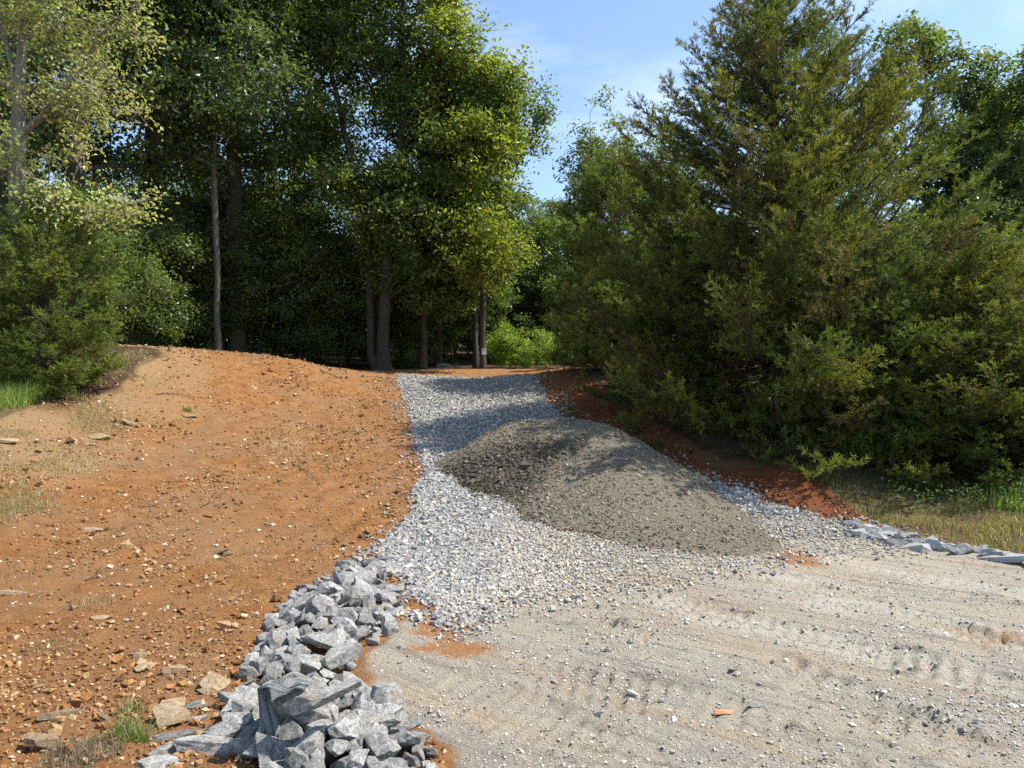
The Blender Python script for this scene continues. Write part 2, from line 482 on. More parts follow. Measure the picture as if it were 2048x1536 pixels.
Z0 = H(GX, GY)
s_grav = sdf(GRAVEL, GX, GY); s_pad = sdf(PAD, GX, GY); s_bare = sdf(BARE, GX, GY)
edge_n = fbm(GX, GY, .5, 4, 40)
a_grav = smooth(-.12, .12, s_grav + .10 * edge_n)
a_pad = smooth(-.14, .14, s_pad + .14 * edge_n)
a_bare = smooth(-.5, .5, s_bare + .55 * fbm(GX, GY, 1.4, 4, 41))
left = smooth(-2.2, -5.2, GX + .25 * (GY - 8)) * smooth(3.5, 9.5, GY)
a_dry = np.clip(smooth(-1.4, 1.4, -(s_bare - 1.1) + 1.1 * fbm(GX, GY, 1.6, 4, 42)) * (GX < -2) * smooth(5.5, 8.5, GY) * .54, 0, 1)
a_dry = np.maximum(a_dry, .62 * smooth(.12, .5, fbm(GX, GY, 1.1, 4, 47)) * smooth(-1.5, -3, GX) * smooth(4.5, 9, GY) * smooth(15, 10, GY))
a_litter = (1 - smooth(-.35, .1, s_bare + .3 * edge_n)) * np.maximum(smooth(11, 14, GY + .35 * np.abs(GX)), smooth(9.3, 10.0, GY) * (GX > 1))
a_green = (1 - a_bare) * (1 - a_litter) * ((GX > 0) | (GX < -6.5))
vg = smooth(.1, .3, s_bare * 0 + GX - 4.4) * smooth(9.2, 8.2, GY)      # dry mown strip on the right
a_dry = np.maximum(a_dry, np.where((GX > 3.5) & (s_bare < .1), smooth(-.2, .3, .15 + fbm(GX, GY, .7, 3, 46)) * smooth(9.4, 8.3, GY) * .9, 0))
a_red = smooth(.2, 1.2, GX - .3) * smooth(7.2, 8.4, GY) * (1 - smooth(16, 19, GY)) * .8  # where the red, shade-darkened bank colour goes
OR = [(gp(895, 1262), .34, .9), (gp(1600, 1110), .30, .9), (gp(1430, 1215), .5, .45), (gp(1560, 1100), .5, .5), (gp(1340, 1160), .4, .5), (gp(1960, 1270), .3, .6),
      (gp(770, 1160), .25, .9), (gp(830, 1200), .12, .9), (gp(870, 1520), .18, .8), (gp(1000, 1400), .3, .35), (gp(1280, 1150), .35, .45), (gp(1760, 1150), .4, .4)]
a_st = np.zeros_like(GX)
for (c, r, k) in OR:
    d = np.hypot(GX - c[0], (GY - c[1]) * .75)
    a_st = np.maximum(a_st, k * smooth(r * 1.5, r * .2, d + .9 * r * fbm(GX, GY, .25, 4, 44)))
a_st *= np.maximum(a_grav, a_pad) * .85
near = smooth(30, 14, GY) * smooth(16, 9, np.abs(GX))
clod_zone = smooth(-.1, .5, fbm(GX, GY, .9, 3, 50) + .75 * smooth(5.2, 3.8, GY)) * (GX < 0)
rough_soil = (.032 * fbm(GX, GY, .34, 5, 51, .66) + .030 * fbm(GX, GY, 1.3, 3, 52)) + clod_zone * .032 * fbm(GX, GY, .16, 4, 53, .7)
rough_pad = .011 * fbm(GX, GY, .7, 3, 54) + .006 * fbm(GX, GY, .09, 3, 55, .7)
ridge = .035 * fbm(GX, GY, .5, 4, 58) * np.exp(-((s_bare - .25) / .35) ** 2) * (GY > 12)
a_pale = np.zeros_like(GX)
for (p0, p1, w, *_r) in TRK[2:6]:
    p0, p1 = np.array(p0), np.array(p1); d_ = p1 - p0; L_ = np.hypot(*d_); d_ = d_ / L_
    u_ = (GX - p0[0]) * d_[0] + (GY - p0[1]) * d_[1]; v_ = -(GX - p0[0]) * d_[1] + (GY - p0[1]) * d_[0] + .1 * fbm(GX, GY, .5, 3, 63)
    a_pale = np.maximum(a_pale, smooth(w * .75, w * .3, np.abs(v_)) * smooth(0, .4, u_) * smooth(0, .3, L_ - u_))
soilk = (1 - a_pad) * (1 - a_grav * .8)
Zt = Z0 + near * (rough_soil * soilk + rough_pad * a_pad) + ridge + near * a_pad * tracks(GX, GY)
Zt -= .02 * a_st * near
for (a_, b_) in (((330, 712), (190, 980)), ((430, 712), (330, 960)), ((560, 722), (500, 1000)), ((640, 735), (620, 960))):
    p0, p1 = np.array(ground_hit(*a_)), np.array(ground_hit(*b_)); d_ = p1 - p0; L_ = np.hypot(*d_); d_ = d_ / L_
    u_ = (GX - p0[0]) * d_[0] + (GY - p0[1]) * d_[1]; v_ = -(GX - p0[0]) * d_[1] + (GY - p0[1]) * d_[0] + .12 * fbm(GX, GY, 1.2, 2, 64)
    k_ = smooth(0, .4, u_) * smooth(0, .6, L_ - u_) * smooth(.27, .20, np.abs(v_)) * smooth(-.4, .3, fbm(GX, GY, 1.1, 2, 65)) * near
    Zt -= k_ * (.022 - .013 * np.sin(2 * np.pi * u_ / .30))
# furrow lines down the left bank left by the machine
uu = (GX + 5) * .35 + (GY - 8) * .94
Zt += near * soilk * (GX < -1) * .016 * np.sin((GX * .94 - GY * .35) * 2 * np.pi / .42 + 2 * fbm(GX, GY, 1.5, 2, 60)) * smooth(.0, .4, fbm(GX, GY, 2, 2, 61))

from bisect import bisect
def ground_z(x, y):
    """height of the finished terrain sheet (bilinear)"""
    x = np.asarray(x, float); y = np.asarray(y, float)
    ix = np.clip(np.searchsorted(xs, x) - 1, 0, len(xs) - 2); iy = np.clip(np.searchsorted(ys, y) - 1, 0, len(ys) - 2)
    fx = (x - xs[ix]) / (xs[ix + 1] - xs[ix]); fy = (y - ys[iy]) / (ys[iy + 1] - ys[iy])
    return (Zt[iy, ix] * (1 - fx) + Zt[iy, ix + 1] * fx) * (1 - fy) + (Zt[iy + 1, ix] * (1 - fx) + Zt[iy + 1, ix + 1] * fx) * fy

def build_terrain():
    ny, nx = GX.shape
    idx = np.arange(ny * nx).reshape(ny, nx)
    q = np.stack([idx[:-1, :-1], idx[:-1, 1:], idx[1:, 1:], idx[1:, :-1]], -1).reshape(-1, 4)
    V = np.stack([GX, GY, Zt], -1).reshape(-1, 3)
    fc = lambda A: ((A[:-1, :-1] + A[1:, 1:]) * .5).ravel()
    g, p, li, gr = fc(a_grav), fc(a_pad), fc(a_litter), fc(np.maximum(a_green, np.where(GX > 3, a_dry, 0)))
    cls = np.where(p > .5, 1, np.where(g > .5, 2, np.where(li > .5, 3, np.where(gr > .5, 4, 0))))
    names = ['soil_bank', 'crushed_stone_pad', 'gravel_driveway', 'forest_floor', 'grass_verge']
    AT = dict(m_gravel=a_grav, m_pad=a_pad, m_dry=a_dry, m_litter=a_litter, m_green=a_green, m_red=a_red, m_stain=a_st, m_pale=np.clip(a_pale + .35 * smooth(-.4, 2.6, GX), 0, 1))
    for k, nm in enumerate(names):
        f = q[cls == k]
        used, inv = np.unique(f.ravel(), return_inverse=True)
        me = new_mesh(nm, V[used], inv, np.full(len(f), 4), M_GROUND, True, attrs={a: b.ravel()[used] for a, b in AT.items()})
        o = link(nm, me); o['kind'] = 'structure'
build_terrain()

# ------------------------------------------------------------------ scattered stones (many, joined)
CUBE_V = np.array([[-1, -1, -1], [1, -1, -1], [1, 1, -1], [-1, 1, -1], [-1, -1, 1], [1, -1, 1], [1, 1, 1], [-1, 1, 1]], float)
CUBE_F = np.array([[0, 2, 1], [0, 3, 2], [4, 5, 6], [4, 6, 7], [0, 1, 5], [0, 5, 4], [1, 2, 6], [1, 6, 5], [2, 3, 7], [2, 7, 6], [3, 0, 4], [3, 4, 7]])
OCT_V = np.array([[1, 0, 0], [-1, 0, 0], [0, 1, 0], [0, -1, 0], [0, 0, 1], [0, 0, -1]], float)
OCT_F = np.array([[0, 2, 4], [2, 1, 4], [1, 3, 4], [3, 0, 4], [2, 0, 5], [1, 2, 5], [3, 1, 5], [0, 3, 5]])
def rand_rot(n, rng):
    q = rng.normal(size=(n, 4)); q /= np.linalg.norm(q, axis=1)[:, None]
    w, x, y, z = q.T
    return np.stack([1 - 2 * (y * y + z * z), 2 * (x * y - z * w), 2 * (x * z + y * w),
                     2 * (x * y + z * w), 1 - 2 * (x * x + z * z), 2 * (y * z - x * w),
                     2 * (x * z - y * w), 2 * (y * z + x * w), 1 - 2 * (x * x + y * y)], 1).reshape(n, 3, 3)
def stones(name, x, y, size, tint, mat, rng, shape='cube', flat=.7, sink=.25, zf=None, lift=0.0):
    n = len(x)
    B, Fc = (CUBE_V * .62, CUBE_F) if shape == 'cube' else (OCT_V, OCT_F)
    V = B[None] * (1 + rng.uniform(-.42, .32, (n, len(B), 3)))
    V = V * np.stack([rng.uniform(.75, 1.25, n), rng.uniform(.6, 1.0, n), rng.uniform(.45, .85, n)], 1)[:, None]
    V = np.einsum('nij,nkj->nki', rand_rot(n, rng), V) * (size * .5)[:, None, None]
    V[:, :, 2] *= flat
    z = (ground_z if zf is None else zf)(x, y) + size * (.5 * flat - sink) + lift
    V += np.stack([x, y, z], 1)[:, None]
    fi = (np.arange(n)[:, None, None] * len(B) + Fc[None]).reshape(-1)
    me = new_mesh(name, V.reshape(-1, 3), fi, np.full(n * len(Fc), 3), mat, False, colors=np.repeat(tint, len(B), 0))
    return link(name, me)

def sample(n, x0, x1, y0, y1, rng, keep, power=1.0):
    """points denser towards the viewer's side as 1/y^power, kept with a probability"""
    out = np.zeros((0, 2))
    while len(out) < n:
        m = n * 3
        y = y0 * (y1 / y0) ** rng.random(m) if power else rng.uniform(y0, y1, m)
        x = rng.uniform(x0, x1, m)
        lim = np.abs(x) < y * .74 + .4
        pr = keep(x, y)
        k = lim & (rng.random(m) < pr)
        add = np.stack([x, y], 1)[k]
        out = np.vstack([out, add])
        if len(add) < m * .002: break
    return out[:n, 0], out[:n, 1]

def tints(n, base, rng, var=.25, hue=.06):
    b = np.array(base)[rng.integers(0, len(base), n)]
    return np.clip(b * (1 + rng.normal(0, var, (n, 1))) * (1 + rng.normal(0, hue, (n, 3))), .01, .8)

# ------------------------------------------------------------------ the heap of crushed stone
_fw = [(862, 936), (900, 966), (935, 990), (990, 1003), (1030, 1045), (1090, 1060), (1160, 1070), (1250, 1092), (1340, 1104), (1450, 1114), (1545, 1100)]
foot = [ground_hit(*p) for p in _fw]
crest = [c3(950, 884, 9.9), c3(985, 864, 10.05), c3(1020, 849, 10.2), c3(1060, 842, 10.25), c3(1120, 841, 10.3), c3(1180, 843, 10.3), c3(1225, 858, 10.05),
         c3(1280, 890, 9.65), c3(1340, 934, 9.15), c3(1400, 984, 8.55), c3(1440, 1018, 8.2), c3(1495, 1060, 7.7)]
inner = [c3(1000, 930, 9.25), c3(1100, 940, 9.0), c3(1080, 1000, 8.15), c3(1200, 940, 8.85), c3(1200, 1020, 7.8), c3(1320, 1000, 8.0), c3(1320, 1062, 7.35), c3(1250, 888, 9.6),
         c3(1150, 880, 9.75), c3(1050, 880, 9.7), c3(1410, 1060, 7.55), c3(930, 920, 9.6), c3(1240, 960, 8.5), c3(1150, 980, 8.4)]
back = [(-1.05, 9.75), (-.75, 10.6), (-.2, 11.2), (.6, 11.5), (1.3, 11.4), (1.9, 10.8), (2.3, 10.1), (2.6, 9.3), (2.75, 8.6), (2.75, 7.9), (2.7, 7.4)]
_ctl = list(crest) + list(inner)
for f_ in foot + back: _ctl.append((f_[0], f_[1], float(H(f_[0], f_[1])) - .015))
cen = np.array([.9, 9.2])
for f_ in foot + back:
    d_ = np.array(f_) - cen; d_ = d_ / np.linalg.norm(d_); g_ = np.array(f_) + d_ * .4
    _ctl.append((g_[0], g_[1], float(H(*g_)) - .25))
_PT = TPS(_ctl, .0015)
def pile_z(x, y):
    z = _PT(x, y)
    z = z + .026 * fbm(x, y, .35, 5, 71, .66) + .034 * fbm(x, y, .8, 3, 72)
    # slumped lip running across just under the flat top
    w = y - (9.62 - .06 * (x - .8) + .06 * fbm(x, x * 0 + 3, .5, 2, 73))
    z = z + .035 * np.exp(-(w / .10) ** 2) * smooth(-.1, .3, x) * smooth(2.1, 1.6, x)
    return z
HEAP = np.array(foot + back[::-1])
def build_heap():
    px_, py_ = np.arange(-1.5, 3.3, .032), np.arange(6.3, 12.0, .032)
    X, Y = np.meshgrid(px_, py_)
    Z = pile_z(X, Y); G = ground_z(X, Y)
    ins = sdf(HEAP, X, Y) > -.35
    ok = (Z > G - .05) & ins
    ny, nx = X.shape; idx = np.arange(ny * nx).reshape(ny, nx)
    q = np.stack([idx[:-1, :-1], idx[:-1, 1:], idx[1:, 1:], idx[1:, :-1]], -1).reshape(-1, 4)
    okf = (ok[:-1, :-1] & ok[:-1, 1:] & ok[1:, 1:] & ok[1:, :-1]).ravel()
    f = q[okf]; used, inv = np.unique(f.ravel(), return_inverse=True)
    V = np.stack([X, Y, Z], -1).reshape(-1, 3)[used]
    wet = smooth(1.0, .3, V[:, 0] + .35 * (9 - V[:, 1]) + .5 * fbm(V[:, 0], V[:, 1], .6, 3, 75)) * smooth(9.9, 9.4, V[:, 1])
    m, n, l, bs, out = mat_new('damp_crushed_stone')
    geo = n.new('ShaderNodeNewGeometry'); P = geo.outputs['Position']
    fine = noise(n, l, P, 45, 6, .7); vf = noise(n, l, P, 150, 3, .7)
    dryc = ramp(n, l, fine, [(.3, (.15, .12, .08)), (.5, (.245, .205, .145)), (.7, (.34, .29, .215))])
    wetc = ramp(n, l, fine, [(.35, (.035, .026, .015)), (.52, (.10, .075, .045)), (.70, (.30, .24, .15))])
    c = mix(n, l, attr(n, 'm_wet'), dryc, wetc)
    l.new(c, bs.inputs['Base Color']); bs.inputs['Roughness'].default_value = .9
    h = math_(n, l, 'ADD', fine, math_(n, l, 'MULTIPLY', vf, .5))
    b = n.new('ShaderNodeBump'); b.inputs['Distance'].default_value = .05; b.inputs['Strength'].default_value = 1.0
    l.new(h, b.inputs['Height']); l.new(b.outputs['Normal'], bs.inputs['Normal'])
    root = empty('crushed_stone_heap', (0.9, 9.2, 0))
    tag(root, 'large brown grey heap of damp crushed stone dumped on the gravel driveway', 'stone heap')
    V2 = V - np.array([.9, 9.2, 0])
    me = new_mesh('heap_body', V2, inv, np.full(len(f), 4), m, True, attrs={'m_wet': wet})
    link('heap_body', me, root)
    # loose chips all over its surface
    rng = np.random.default_rng(5)
    x, y = sample(19000, -1.3, 2.9, 6.6, 11.3, rng, lambda a, b_: (sdf(HEAP, a, b_) > -.08 + .1 * rng.random(len(a))).astype(float) * (.45 + .55 * smooth(1.6, .4, a)))
    wt = smooth(1.0, .3, x + .35 * (9 - y) + .5 * fbm(x, y, .6, 3, 75)) * smooth(9.9, 9.4, y)
    t = tints(len(x), [(.28, .238, .17), (.225, .185, .13), (.34, .295, .225), (.17, .135, .09)], rng, .24)
    t = t * (1 - .55 * wt[:, None])
    zf = lambda a, b_: np.maximum(pile_z(a, b_), ground_z(a, b_))
    size = rng.lognormal(math.log(.021), .45, len(x)) * (1 + .75 * wt)
    o = stones('loose_chips', x, y, size, t, M_CLOD, rng, 'oct', .8, .3, zf)
    o.parent = root; o.location = (-.9, -9.2, 0); o['kind'] = 'stuff'
build_heap()
def surf(x, y):
    x = np.asarray(x, float); y = np.asarray(y, float)
    g = ground_z(x, y)
    return np.where(sdf(HEAP, x, y) > -.3, np.maximum(g, pile_z(x, y)), g)

def scatter_all():
    rng = np.random.default_rng(11)
    inheap = lambda x, y: sdf(HEAP, x, y) > .12
    # driveway and apron gravel
    def keep(x, y):
        s = sdf(GRAVEL, x, y) + .10 * fbm(x, y, .5, 4, 40)
        pd = sdf(PAD, x, y)
        return smooth(-.10, .06, s) * ~inheap(x, y)
    x, y = sample(25000, -3.2, 5.5, 7.6, 18.2, rng, lambda a, b: keep(a, b) * (1 - .85 * smooth(.1, 1.6, a - 1.0) * (b < 9.5)))
    gw = [(.37, .355, .335), (.31, .30, .285), (.43, .415, .385), (.24, .235, .225), (.41, .375, .31)]
    o = stones('driveway_gravel', x, y, rng.lognormal(math.log(.044), .28, len(x)) * (1 + .02 * (y - 8)), tints(len(x), gw, rng, .16, .03), M_STONE, rng, 'oct', .8, .2)
    tag(o, 'grey crushed gravel covering the driveway up the slope', 'gravel'); o['kind'] = 'stuff'
    def keep_soft(x, y):
        s_ = sdf(GRAVEL, x, y) + .14 * fbm(x, y, .5, 4, 40); p_ = sdf(PAD, x, y)
        return np.where(p_ > -.15, smooth(-.60, .25, s_) ** 1.6, smooth(-.10, .06, s_)) * ~inheap(x, y)
    ap = lambda a, b: keep_soft(a, b) * (1 - .78 * smooth(-.1, 1.3, a + .35 * (7.0 - b)) * (b < 8.6))
    x, y = sample(23000, -2.0, 5.6, 4.6, 9.4, rng, ap)
    tn = tints(len(x), gw, rng, .17, .03)
    bei = smooth(-.7, .5, x + .3 * fbm(x, y, .6, 3, 80))[:, None] * (y < 8.5)[:, None]
    tn = tn * (1 - bei) + bei * tints(len(x), [(.48, .42, .33), (.53, .47, .38), (.43, .35, .26), (.47, .45, .42)], rng, .15, .04)
    o = stones('apron_gravel', x, y, rng.lognormal(math.log(.040), .28, len(x)) * (1 - .32 * bei[:, 0]), tn, M_STONE, rng, 'cube', .8, .18)
    tag(o, 'grey and beige gravel fanned out below the stone heap', 'gravel'); o['kind'] = 'stuff'
    # spill of gravel onto the soil beside the drive
    sp = lambda a, b: smooth(-.55, -.02, sdf(GRAVEL, a, b)) * (sdf(GRAVEL, a, b) < .05) * (a < 4.4) * .6 * ~inheap(a, b) * (.25 + .9 * smooth(0, .5, fbm(a, b, .8, 3, 81)))
    x, y = sample(1300, -3.5, 4.5, 5.0, 17, rng, sp)
    o = stones('spilled_gravel', x, y, rng.lognormal(math.log(.038), .3, len(x)), tints(len(x), gw, rng, .16, .03), M_STONE, rng, 'cube', .8, .18)
    tag(o, 'grey gravel spilled along the soil edge of the driveway', 'gravel'); o['kind'] = 'stuff'
    # grit on the pad
    padk = lambda a, b: smooth(-.05, .25, sdf(PAD, a, b)) * (.25 + .75 * smooth(-.2, .5, fbm(a, b, .6, 3, 82)))
    x, y = sample(21000, -1.5, 6.0, 2.9, 8.0, rng, padk)
    t = tints(len(x), [(.52, .48, .41), (.46, .42, .36), (.60, .56, .49), (.38, .35, .31), (.52, .44, .32)], rng, .18, .03)
    o = stones('pad_grit', x, y, rng.lognormal(math.log(.0105), .5, len(x)), t, M_STONE, rng, 'oct', .8, .25)
    tag(o, 'fine grey and beige grit pressed into the stone pad', 'grit'); o['kind'] = 'stuff'
    # darker crumbs turned up along the ruts
    xx, yy_, = [], []
    for (p0, p1, w, dep, bar, amp, sdn) in TRK:
        p0_, p1_ = np.array(p0), np.array(p1); d = p1_ - p0_; L = np.hypot(*d); d /= L
        m = int(L * (70 if dep > .02 else 12))
        u = rng.random(m) * L; sidev = np.where(rng.random(m) < .8, 1, -1) * (w / 2 + rng.normal(.02, .03, m))
        xx.append(p0_[0] + u * d[0] - sidev * d[1]); yy_.append(p0_[1] + u * d[1] + sidev * d[0])
    x, y = np.concatenate(xx), np.concatenate(yy_); k = (sdf(PAD, x, y) > .05) & (y > 2.8) & (fbm(x, y, .3, 3, 83) > -.15); x, y = x[k], y[k]
    o = stones('rut_crumbs', x, y, rng.lognormal(math.log(.017), .4, len(x)), tints(len(x), [(.34, .31, .27), (.42, .39, .34), (.50, .46, .40)], rng, .2), M_STONE, rng, 'cube', .75, .2)
    tag(o, 'dark crumbs of stone dust thrown up along the tyre ruts', 'crumbs'); o['kind'] = 'stuff'
    # clods and chips in the orange soil
    soilk_ = lambda a, b: (sdf(PAD, a, b) < -.03) * (sdf(GRAVEL, a, b) < -.02) * (a < 1.0)
    cl = lambda a, b: soilk_(a, b) * np.clip(.18 + .9 * smooth(-.1, .6, fbm(a, b, .9, 3, 50) + .75 * smooth(5.2, 3.8, b)) + .5 * smooth(-1.0, 0, sdf(GRAVEL, a, b)), 0, 1)
    x, y = sample(26000, -12, .9, 2.8, 17, rng, cl)
    t = tints(len(x), [(.31, .142, .050), (.35, .175, .068), (.26, .112, .040), (.41, .25, .115), (.30, .165, .075), (.52, .38, .22)], rng, .16, .05)
    o = stones('soil_clods', x, y, rng.lognormal(math.log(.0175), .5, len(x)) * (1 + .06 * (y - 3)), t, M_CLOD, rng, 'oct', .8, .22)
    tag(o, 'orange clods and crumbs of soil strewn over the graded bank', 'clods'); o['kind'] = 'stuff'
    big = lambda a, b: soilk_(a, b) * (smooth(5.3, 3.9, b) * smooth(-.6, .3, fbm(a, b, .5, 3, 84) + .1) + .04)
    x, y = sample(600, -7, -.6, 2.8, 9, rng, big)
    t = tints(len(x), [(.31, .145, .052), (.36, .18, .07), (.26, .115, .042), (.40, .24, .11)], rng, .15, .05)
    o = stones('large_soil_clods', x, y, rng.lognormal(math.log(.036), .42, len(x)), t, M_CLOD, rng, 'cube', .8, .22)
    tag(o, 'lumpy fist sized orange clods left of the grey rocks', 'clods'); o['kind'] = 'stuff'
    x, y = sample(900, -12, 1.0, 3.0, 16, rng, lambda a, b: soilk_(a, b) * (.25 + .75 * smooth(-2, -4, a)))
    t = tints(len(x), [(.55, .44, .28), (.50, .37, .21), (.57, .50, .37), (.44, .30, .15)], rng, .12, .03)
    o = stones('pale_pebbles', x, y, rng.lognormal(math.log(.034), .4, len(x)), t, M_STONE, rng, 'cube', .7, .25)
    tag(o, 'pale cream chips of chert scattered over the orange bank', 'pebbles'); o['kind'] = 'stuff'
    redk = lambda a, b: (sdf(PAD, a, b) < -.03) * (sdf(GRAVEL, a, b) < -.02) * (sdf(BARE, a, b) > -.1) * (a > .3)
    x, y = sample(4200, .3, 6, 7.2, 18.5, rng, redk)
    t = tints(len(x), [(.21, .06, .023), (.25, .085, .03), (.17, .048, .018), (.33, .20, .11)], rng, .16, .05)  # red clods, darkened like the bank for the cedar's shade
    o = stones('shade_toned_red_clods', x, y, rng.lognormal(math.log(.034), .5, len(x)) * .72, t, M_CLOD, rng, 'oct', .8, .22)
    tag(o, 'red clods coloured darker for shade on the cut bank under the cedar', 'clods'); o['kind'] = 'stuff'
scatter_all()

# ------------------------------------------------------------------ riprap
def rock_mesh(name, seed, mat, elong=(1, .8, .65), cuts=15, rough=.02):
    """angular quarry stone: a ball planed off by random flat cuts, then slightly dented"""
    import bmesh
    rng = np.random.default_rng(seed)
    bm = bmesh.new(); bmesh.ops.create_cube(bm, size=1.5)
    for i in range(cuts):
        nrm = rng.normal(size=3); nrm /= np.linalg.norm(nrm)
        d = rng.uniform(.36, .60)
        r = bmesh.ops.bisect_plane(bm, geom=bm.verts[:] + bm.edges[:] + bm.faces[:], plane_co=Vector(nrm * d), plane_no=Vector(nrm), clear_outer=True)
        eds = [e for e in r['geom_cut'] if isinstance(e, bmesh.types.BMEdge)]
        if eds:
            try: bmesh.ops.contextual_create(bm, geom=eds)
            except Exception: pass
    bmesh.ops.remove_doubles(bm, verts=bm.verts, dist=.045)
    try: bmesh.ops.bevel(bm, geom=bm.edges[:] + bm.verts[:], offset=.022, segments=1, affect='EDGES', clamp_overlap=True)
    except Exception: pass
    bmesh.ops.triangulate(bm, faces=bm.faces[:])
    for it in range(2):
        lim = .34 if it == 0 else .24
        bmesh.ops.subdivide_edges(bm, edges=[e for e in bm.edges if e.calc_length() > lim], cuts=1)
        bmesh.ops.triangulate(bm, faces=[f for f in bm.faces if len(f.verts) > 3])
    from mathutils import noise as mn
    for v in bm.verts:
        q = v.co * 3.1 + Vector((seed * 1.7, seed * .3, 0))
        v.co += v.co.normalized() * (mn.noise(q) * .045 + mn.noise(q * 3.3) * .022) + Vector(rng.normal(0, .005, 3))
        v.co.x *= elong[0]; v.co.y *= elong[1]; v.co.z *= elong[2]
    bmesh.ops.recalc_face_normals(bm, faces=bm.faces)
    me = bpy.data.meshes.new(name); bm.to_mesh(me); bm.free(); me.materials.append(mat)
    return me

SHAPES = [(1, .8, .62), (1.15, .7, .6), (1, .95, .7), (1.25, .75, .45), (.95, .8, .75), (1.3, .6, .5), (1.05, .85, .5), (1.1, .7, .7)]
RIP = [rock_mesh('riprap_stone', 100 + i, M_RIP, SHAPES[i % 8], 13 + i % 5) for i in range(20)]
TANR = [rock_mesh('tan_stone', 200 + i, M_TAN, SHAPES[i % 8], 12) for i in range(6)]
DUST = [rock_mesh('dusty_stone', 300 + i, M_DUSTY, SHAPES[(i * 3) % 8], 12) for i in range(6)]

RIPPOLY = np.vstack([poly_px([(770, 1118), (705, 1124), (650, 1155), (590, 1190), (550, 1225), (530, 1265), (505, 1310), (478, 1365), (465, 1400), (482, 1430), (520, 1470), (505, 1500)]),
                     [(-1.15, 2.6), (-.2, 2.6)],
                     poly_px([(870, 1536), (850, 1490), (790, 1430), (735, 1385), (700, 1345), (725, 1300), (790, 1262), (790, 1225), (800, 1195), (775, 1165), (778, 1135)])])
def heap_h(x, y):
    d = np.clip(sdf(RIPPOLY, x, y), 0, None)
    return .115 * smooth(0, .42, d) * (1 - .35 * smooth(4.5, 6.5, y))
def build_riprap():
    rng = np.random.default_rng(31)
    root = empty('riprap_pile', (-1.1, 4.3, float(ground_z(-1.1, 4.3))))
    tag(root, 'long pile of grey limestone riprap between orange soil and stone pad', 'rock pile')
    rl = np.array(root.location)
    placed = []
    def put(x, y, z, s, rot, me=None, label=None, scale=(1, 1, 1)):
        o = bpy.data.objects.new('stone', me or RIP[rng.integers(0, len(RIP))]); COL.objects.link(o); o.parent = root
        o.location = Vector((x, y, z)) - Vector(rl); o.rotation_euler = rot
        o.scale = (s * scale[0], s * scale[1], s * scale[2])
        if label: o['label'] = label
        placed.append((x, y, s)); return o
    R3 = lambda: (rng.uniform(-.5, .5), rng.uniform(-.5, .5), rng.uniform(0, 6.28))
    # named big stones
    def at(px, py, Y): return PX(px, Y), Y, ZY(py, Y)
    SLAB = rock_mesh('riprap_slab', 501, M_RIP, (1.65, .52, .42), 14)
    def on(px, py, dz):
        """point dz above the ground seen at that pixel"""
        Y = np.linspace(2.4, 9, 800); g = ZY(py, Y) - (ground_z(PX(px, Y), Y) + dz); i = int(np.argmax(g < 0))
        return PX(px, Y[i]), Y[i], ZY(py, Y[i])
    big = [(600, 1402, .38, .40, (.2, .3, .4), 'big blocky stone draped by the grey plastic sheet'), (668, 1315, .24, .22, (.3, -.2, 1.0), None),
           (690, 1470, .22, .25, (.7, .1, 2.2), None), (735, 1440, .2, .22, (.1, .4, .2), None), (560, 1455, .2, .24, (.3, .1, 1.5), None),
           (610, 1500, .18, .25, (.2, -.5, .7), None), (505, 1390, .17, .17, (.5, .3, .9), None), (488, 1420, .13, .15, (.1, .9, 2.0), None),
           (628, 1225, .2, .23, (.4, .0, .8), None), (690, 1250, .18, .2, (.2, .5, .3), None), (770, 1385, .12, .17, (.1, .1, 1.9), None),
           (800, 1480, .12, .19, (.4, .3, 2.5), None), (760, 1500, .14, .22, (0, .3, 1.2), None), (650, 1280, .22, .2, (.3, .3, .1), None)]
    for i, (px, py, dz, s, rot, lb) in enumerate(big):
        x, y, z = on(px, py, dz * .5); put(x, y, z, s * (.72 if i else .80), rot, RIP[i], lb)
    x, y, z = at(632, 1398, 3.16)
    put(x, y, z, .155, (0, R(-17), R(14)), SLAB, 'long narrow slab lying across the pile')
    # the rest: poisson-like fill over two layers
    def fill(target, smin, smax, layer, k):
        tries = 0; cnt = 0
        P = np.array([(p[0], p[1], p[2]) for p in placed]) if layer == 1 else np.zeros((0, 3))
        L = [tuple(p) for p in P]
        while cnt < target and tries < 30000:
            tries += 1
            y = 2.65 * (7.2 / 2.65) ** rng.random(); x = rng.uniform(-2.4, .1)
            d = float(sdf(RIPPOLY, np.array([x]), np.array([y]))[0])
            if d < .0: continue
            if layer == 1 and -1.14 < x < -.97 and 3.08 < y < 3.4: continue
            s = (smin + (smax - smin) * rng.random() ** 1.4 * 1.15) * (1.0 if d > .12 else .8)
            if L:
                A = np.array(L); rr = np.hypot(A[:, 0] - x, A[:, 1] - y)
                if np.any(rr < k * (A[:, 2] + s)): continue
            L.append((x, y, s)); cnt += 1
            h = float(heap_h(np.array([x]), np.array([y]))[0])
            z = float(ground_z(x, y)) + (h * (.35 if layer == 0 else 1.0)) + s * .12
            put(x, y, z, s, (rng.uniform(-.7, .7), rng.uniform(-.7, .7), rng.uniform(0, 6.28)))
        return cnt
    a = fill(60, .11, .16, 0, .34)
    b = fill(255, .08, .15, 1, .31)
    for px, py, s_ in ((498, 1405, .17), (484, 1440, .13), (500, 1462, .12), (470, 1395, .12), (512, 1500, .13), (545, 1512, .15), (486, 1492, .10)):
        gx, gy = ground_hit(px, py + 22, ground_z); put(gx, gy, float(ground_z(gx, gy)) + s_ * .35, s_, R3())
    print('riprap', len(placed), a, b)
